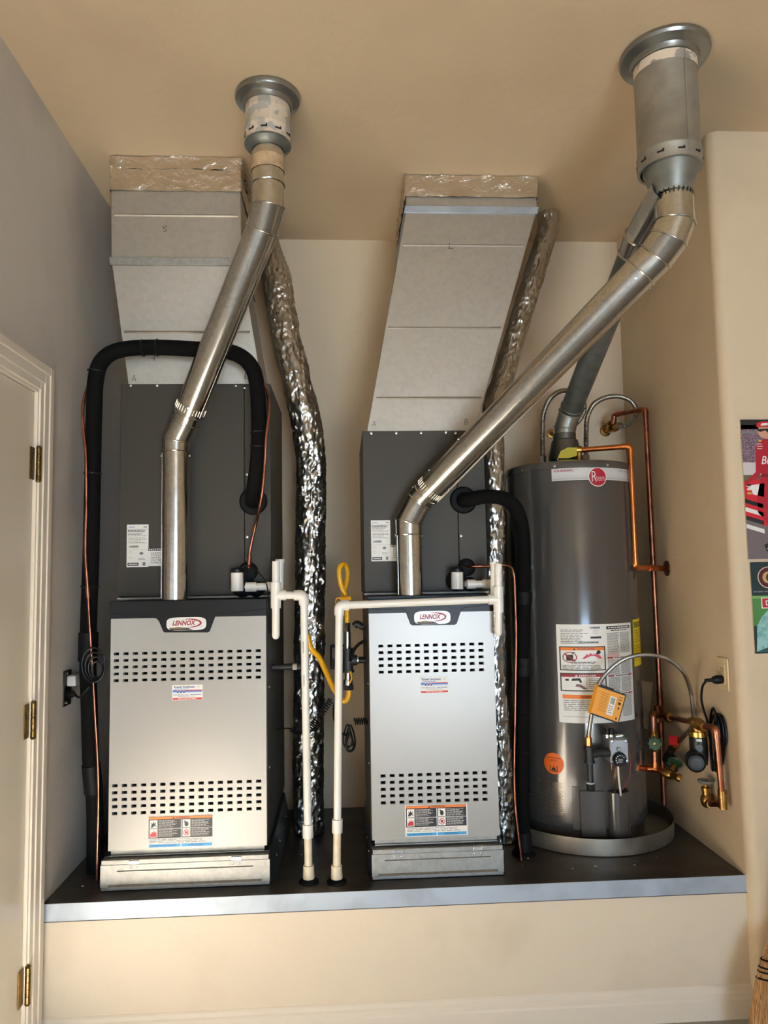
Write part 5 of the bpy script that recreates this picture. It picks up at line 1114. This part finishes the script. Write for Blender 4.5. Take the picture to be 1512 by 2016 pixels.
# ================================================================== left wall switch and cord
s0, s1 = at(120, 1322, X=XL), at(138, 1386, X=XL)
ys, zs = 2.70, (s0.z+s1.z)/2+.0
t = thing('disconnect_switch', 'black plate with grey device and plugged cord on the door wall', 'switch', (XL, ys, zs))
MB().box(XL+.0005, ys-.036, zs-.062, XL+.006, ys+.036, zs+.062).build('cover_plate', mat('dark_steel_plate', (40, 38, 36), .4, .5), t, bevel=.003)
MB().box(XL+.006, ys-.018, zs+.006, XL+.038, ys+.034, zs+.044).build('device_box', mat('grey_device_plastic', (176, 174, 170), .4), t, bevel=.006)
b = MB(); b.lathe([(.014, 0), (.015, .02), (.009, .034), (.0055, .04)], (XL+.006, ys-.004, zs-.02), (1, -.62, -.02), 14); b.build('plug', BLACKP(), t)
for dz in (-.05, .052): screw(t, (XL+.006, ys-.01, zs+dz), (1, 0, 0))
b = MB(); p0 = V((XL+.039, ys-.024, zs-.021))
b.tube(catmull([p0, V((-.918, 2.650, zs-.026)), V((-.878, 2.632, zs+.012))], 8), .0042, 10); b.build('cord', BLACKP(), t)
pts = []
for k in range(4):
    for j in range(22):
        a = 2*PI*j/22; pts.append(at(184+k*2.5+(23-4*k)*math.cos(a), 1309+3*k+(34-6*k)*math.sin(a), Y=2.634+.005*k))
b = MB(); b.tube(pts, .0036, 8); b.build('looped_cord', BLACKP(), t)

# ================================================================== posters on the facing wall
YP = YW-.0005
def poster(label, u0, v0, v1, wid, name):
    a, c = at(u0, v0, Y=YP-.008), at(u0+10, v1, Y=YP-.008); x0 = a.x; z0, z1 = c.z, a.z
    t = thing(name, label, 'poster', (x0+wid/2, YP, z0))
    b = MB(); b.box(x0, YP-.006, z0, x0+wid, YP, z1); b.build('board', mat('pale_board_edge', (206, 190, 164), .6), t)
    H = z1-z0
    return t, (lambda x, q, h: V((x0+x*H, YP-.0062-h, z0+q*H))), wid/H
t, fn, ww = poster('poster of a racing driver in a red suit leaning on a red car', 1458, 826, 1101, .36, 'racing_poster')
p = Print(fn)
asph, grass, white_, crowd = flat('asphalt', 112, 100, 100), flat('dim_grass', 96, 92, 62), flat('barrier', 206, 196, 194), mat('print_crowd', (150, 120, 130), .6, var=('noise', 260, (70, 56, 74), .4, .62))
RS = flat('suit_red', 176, 16, 40); RC = flat('car_red', 206, 26, 40); K = flat('black', 24, 22, 22); W = flat('white', 232, 228, 220); SK = flat('skin3', 206, 152, 124)
p.rect(0, 0, ww, .36, asph, .0003); p.rect(0, .36, ww, .60, grass, .0003); p.rect(0, .60, ww, .69, white_, .0003); p.rect(0, .69, ww, .96, crowd, .0003); p.rect(0, .93, ww, 1, K, .0003); p.rect(0, .90, ww, .915, flat('steel', 120, 118, 124), .0005)
p.poly([(0, .30), (0, .55), (.12, .57), (.3, .56), (.3, .2), (.12, .24)], RC, .0006); p.poly([(.01, .52), (.15, .54), (.14, .44), (.06, .46), (.05, .5)], W, .0008)
for k in range(4): p.poly([(.0, .43-.06*k), (0, .40-.06*k), (.13, .36-.06*k), (.13, .39-.06*k)], K if k % 2 == 0 else W, .0008)
for k in range(3): p.rect(.02, .46+.03*k, .05, .475+.03*k, (flat('gold', 206, 170, 60), W, K)[k], .0009)
# figure: cap, dark glasses, torso, arm, legs, shoe
p.poly([(.115, .945), (.12, .975), (.16, .985), (.24, .985), (.25, .945)], RC, .001); p.ell(.185, .915, .062, .055, SK, .0009); p.poly([(.12, .93), (.25, .935), (.25, .915), (.20, .90), (.18, .92), (.14, .91), (.12, .92)], K, .0012); p.poly([(.145, .955), (.155, .972), (.2, .974), (.2, .957)], W, .0012)
p.poly([(.10, .80), (.14, .85), (.2, .86), (.3, .85), (.33, .80), (.31, .60), (.13, .60)], RS, .0009); p.poly([(.10, .80), (.14, .78), (.15, .64), (.10, .575), (.0, .53), (.02, .56), (.09, .62)], RS, .0011)
p.poly([(.13, .60), (.31, .60), (.34, .4), (.30, .14), (.22, .12), (.20, .20), (.09, .33), (.09, .44)], RS, .0008); p.rect(.13, .585, .31, .605, flat('belt', 120, 10, 26), .0012)
p.text('Bu', .135, .675, .21, .735, W, .0014, .01, .3); p.lines(.11, .78, .16, .83, 3, W, .0014, .3, 3); p.ell(.135, .845, .012, .008, flat('gold', 206, 170, 60), .0014)
p.poly([(.12, .10), (.14, .05), (.2, .04), (.3, .06), (.3, .13), (.2, .13)], K, .001); p.poly([(.14, .075), (.15, .06), (.18, .07), (.16, .085)], W, .0014)
p.build('printed_picture', t)
t, fn, ww = poster('golf poster with a round crest, red letter box and pale lake', 1477, 1107, 1287, .30, 'golf_poster')
p = Print(fn); dk, gr, lk = flat('dark_trees', 18, 44, 46), flat('golf_green', 70, 132, 66), mat('print_lake', (150, 196, 190), .5, var=('noise', 60, (104, 160, 158), .45, .7))
p.rect(0, 0, ww, 1, dk, .0003); p.rect(0, .30, ww, .60, gr, .0005); p.rect(0, .60, ww, .63, flat('pale_green', 120, 170, 84), .0006)
p.poly([(.02, .02), (.04, .30), (.10, .40), (.2, .50), (ww, .52), (ww, .10), (.2, .08)], lk, .0008); p.poly([(.02, .02), (ww, .0), (ww, .1), (.2, .08), (.1, .04)], flat('teal_shade', 40, 90, 92), .001)
p.ell(.20, .83, .125, .12, flat('crest_rim', 214, 190, 160), .0009); p.ell(.20, .83, .115, .11, flat('crest_maroon', 82, 20, 34), .0011); p.ell(.20, .83, .07, .066, flat('crest_gold', 190, 160, 92), .0013); p.ell(.21, .83, .04, .045, flat('crest_maroon'), .0015)
p.rect(.10, .49, ww, .61, W, .0012); p.rect(.112, .50, ww, .60, flat('box_red', 196, 28, 46), .0014); p.text('D', .15, .522, .2, .578, W, .0018, .03); p.lines(.02, .66, .5, .69, 1, flat('grey', 120, 116, 112), .001, .5, 3)
p.build('printed_picture', t)

# ================================================================== corn broom leaning on the facing wall
bt = V((1.366, 2.355, 0)); ax = V((.12, .115, 1)).normalized(); sd = V((ax.z, 0, -ax.x)).normalized(); bk = ax.cross(sd)
t = thing('corn_broom', 'straw corn broom with black stitching leaning against the facing wall', 'broom', bt)
ST = mat('broom_straw', (214, 164, 104), .7, bump=('wave', (300, 300, 4), .4, .003), var=('noise', (160, 160, 6), (166, 116, 66), .4, .65))
def bro(s, u, w): return bt+ax*s+sd*u+bk*w
# bundle core
def wid(s): return .125-.06*min(1, max(0, (s-.05)/.26))**1.5
b = MB(); vs = []; fs = []; n = 28; S = [.012+.30*k/18 for k in range(19)]
for s in S:
    for j in range(n):
        a = 2*PI*j/n; vs.append(bro(s, (wid(s)-.006)*math.cos(a), (.018+.012*s/.4)*math.sin(a)))
for k in range(len(S)-1):
    for j in range(n): fs.append((k*n+j, k*n+(j+1) % n, (k+1)*n+(j+1) % n, (k+1)*n+j))
fs += [tuple(range(n-1, -1, -1)), tuple(range((len(S)-1)*n, len(S)*n))]; b.add(vs, fs); b.build('straw_bundle', ST, t)
b = MB(); rd = random.Random(2)
for k in range(900):
    a = rd.uniform(0, 2*PI); f_ = math.sqrt(rd.uniform(.7, 1)); s0, s1 = rd.uniform(-.0, .02), rd.uniform(.12, .30)
    pts = []
    for q in range(4):
        s = s0+(s1-s0)*q/3; pts.append(bro(s, wid(s)*f_*math.cos(a)+rd.gauss(0, .0025), (.020+.012*s/.4)*f_*math.sin(a)+rd.gauss(0, .0018)))
    pts = [V((p_.x, p_.y, max(p_.z, .002))) for p_ in pts]
    b.tube(pts, [.0012, .0014, .0014, .0012], 3, caps=False)
o = b.build('straw_strands', ST, t, angle=80); o['kind'] = 'stuff'
for s in (.198, .217, .230, .252):
    b = MB(); b.tube([bro(s, (wid(s)+.001)*math.cos(2*PI*k/40), (.0245+.012*s/.4)*math.sin(2*PI*k/40)) for k in range(40)], .0028, 6, closed=True); b.build('stitching', RUBBER(), t)
b = MB(); b.tube([bro(.29, 0, 0), bro(.36, 0, 0), bro(1.06, 0, 0)], [.035, .0125, .0125], 16); b.build('handle', mat('wood_handle', (170, 120, 74), .5), t)
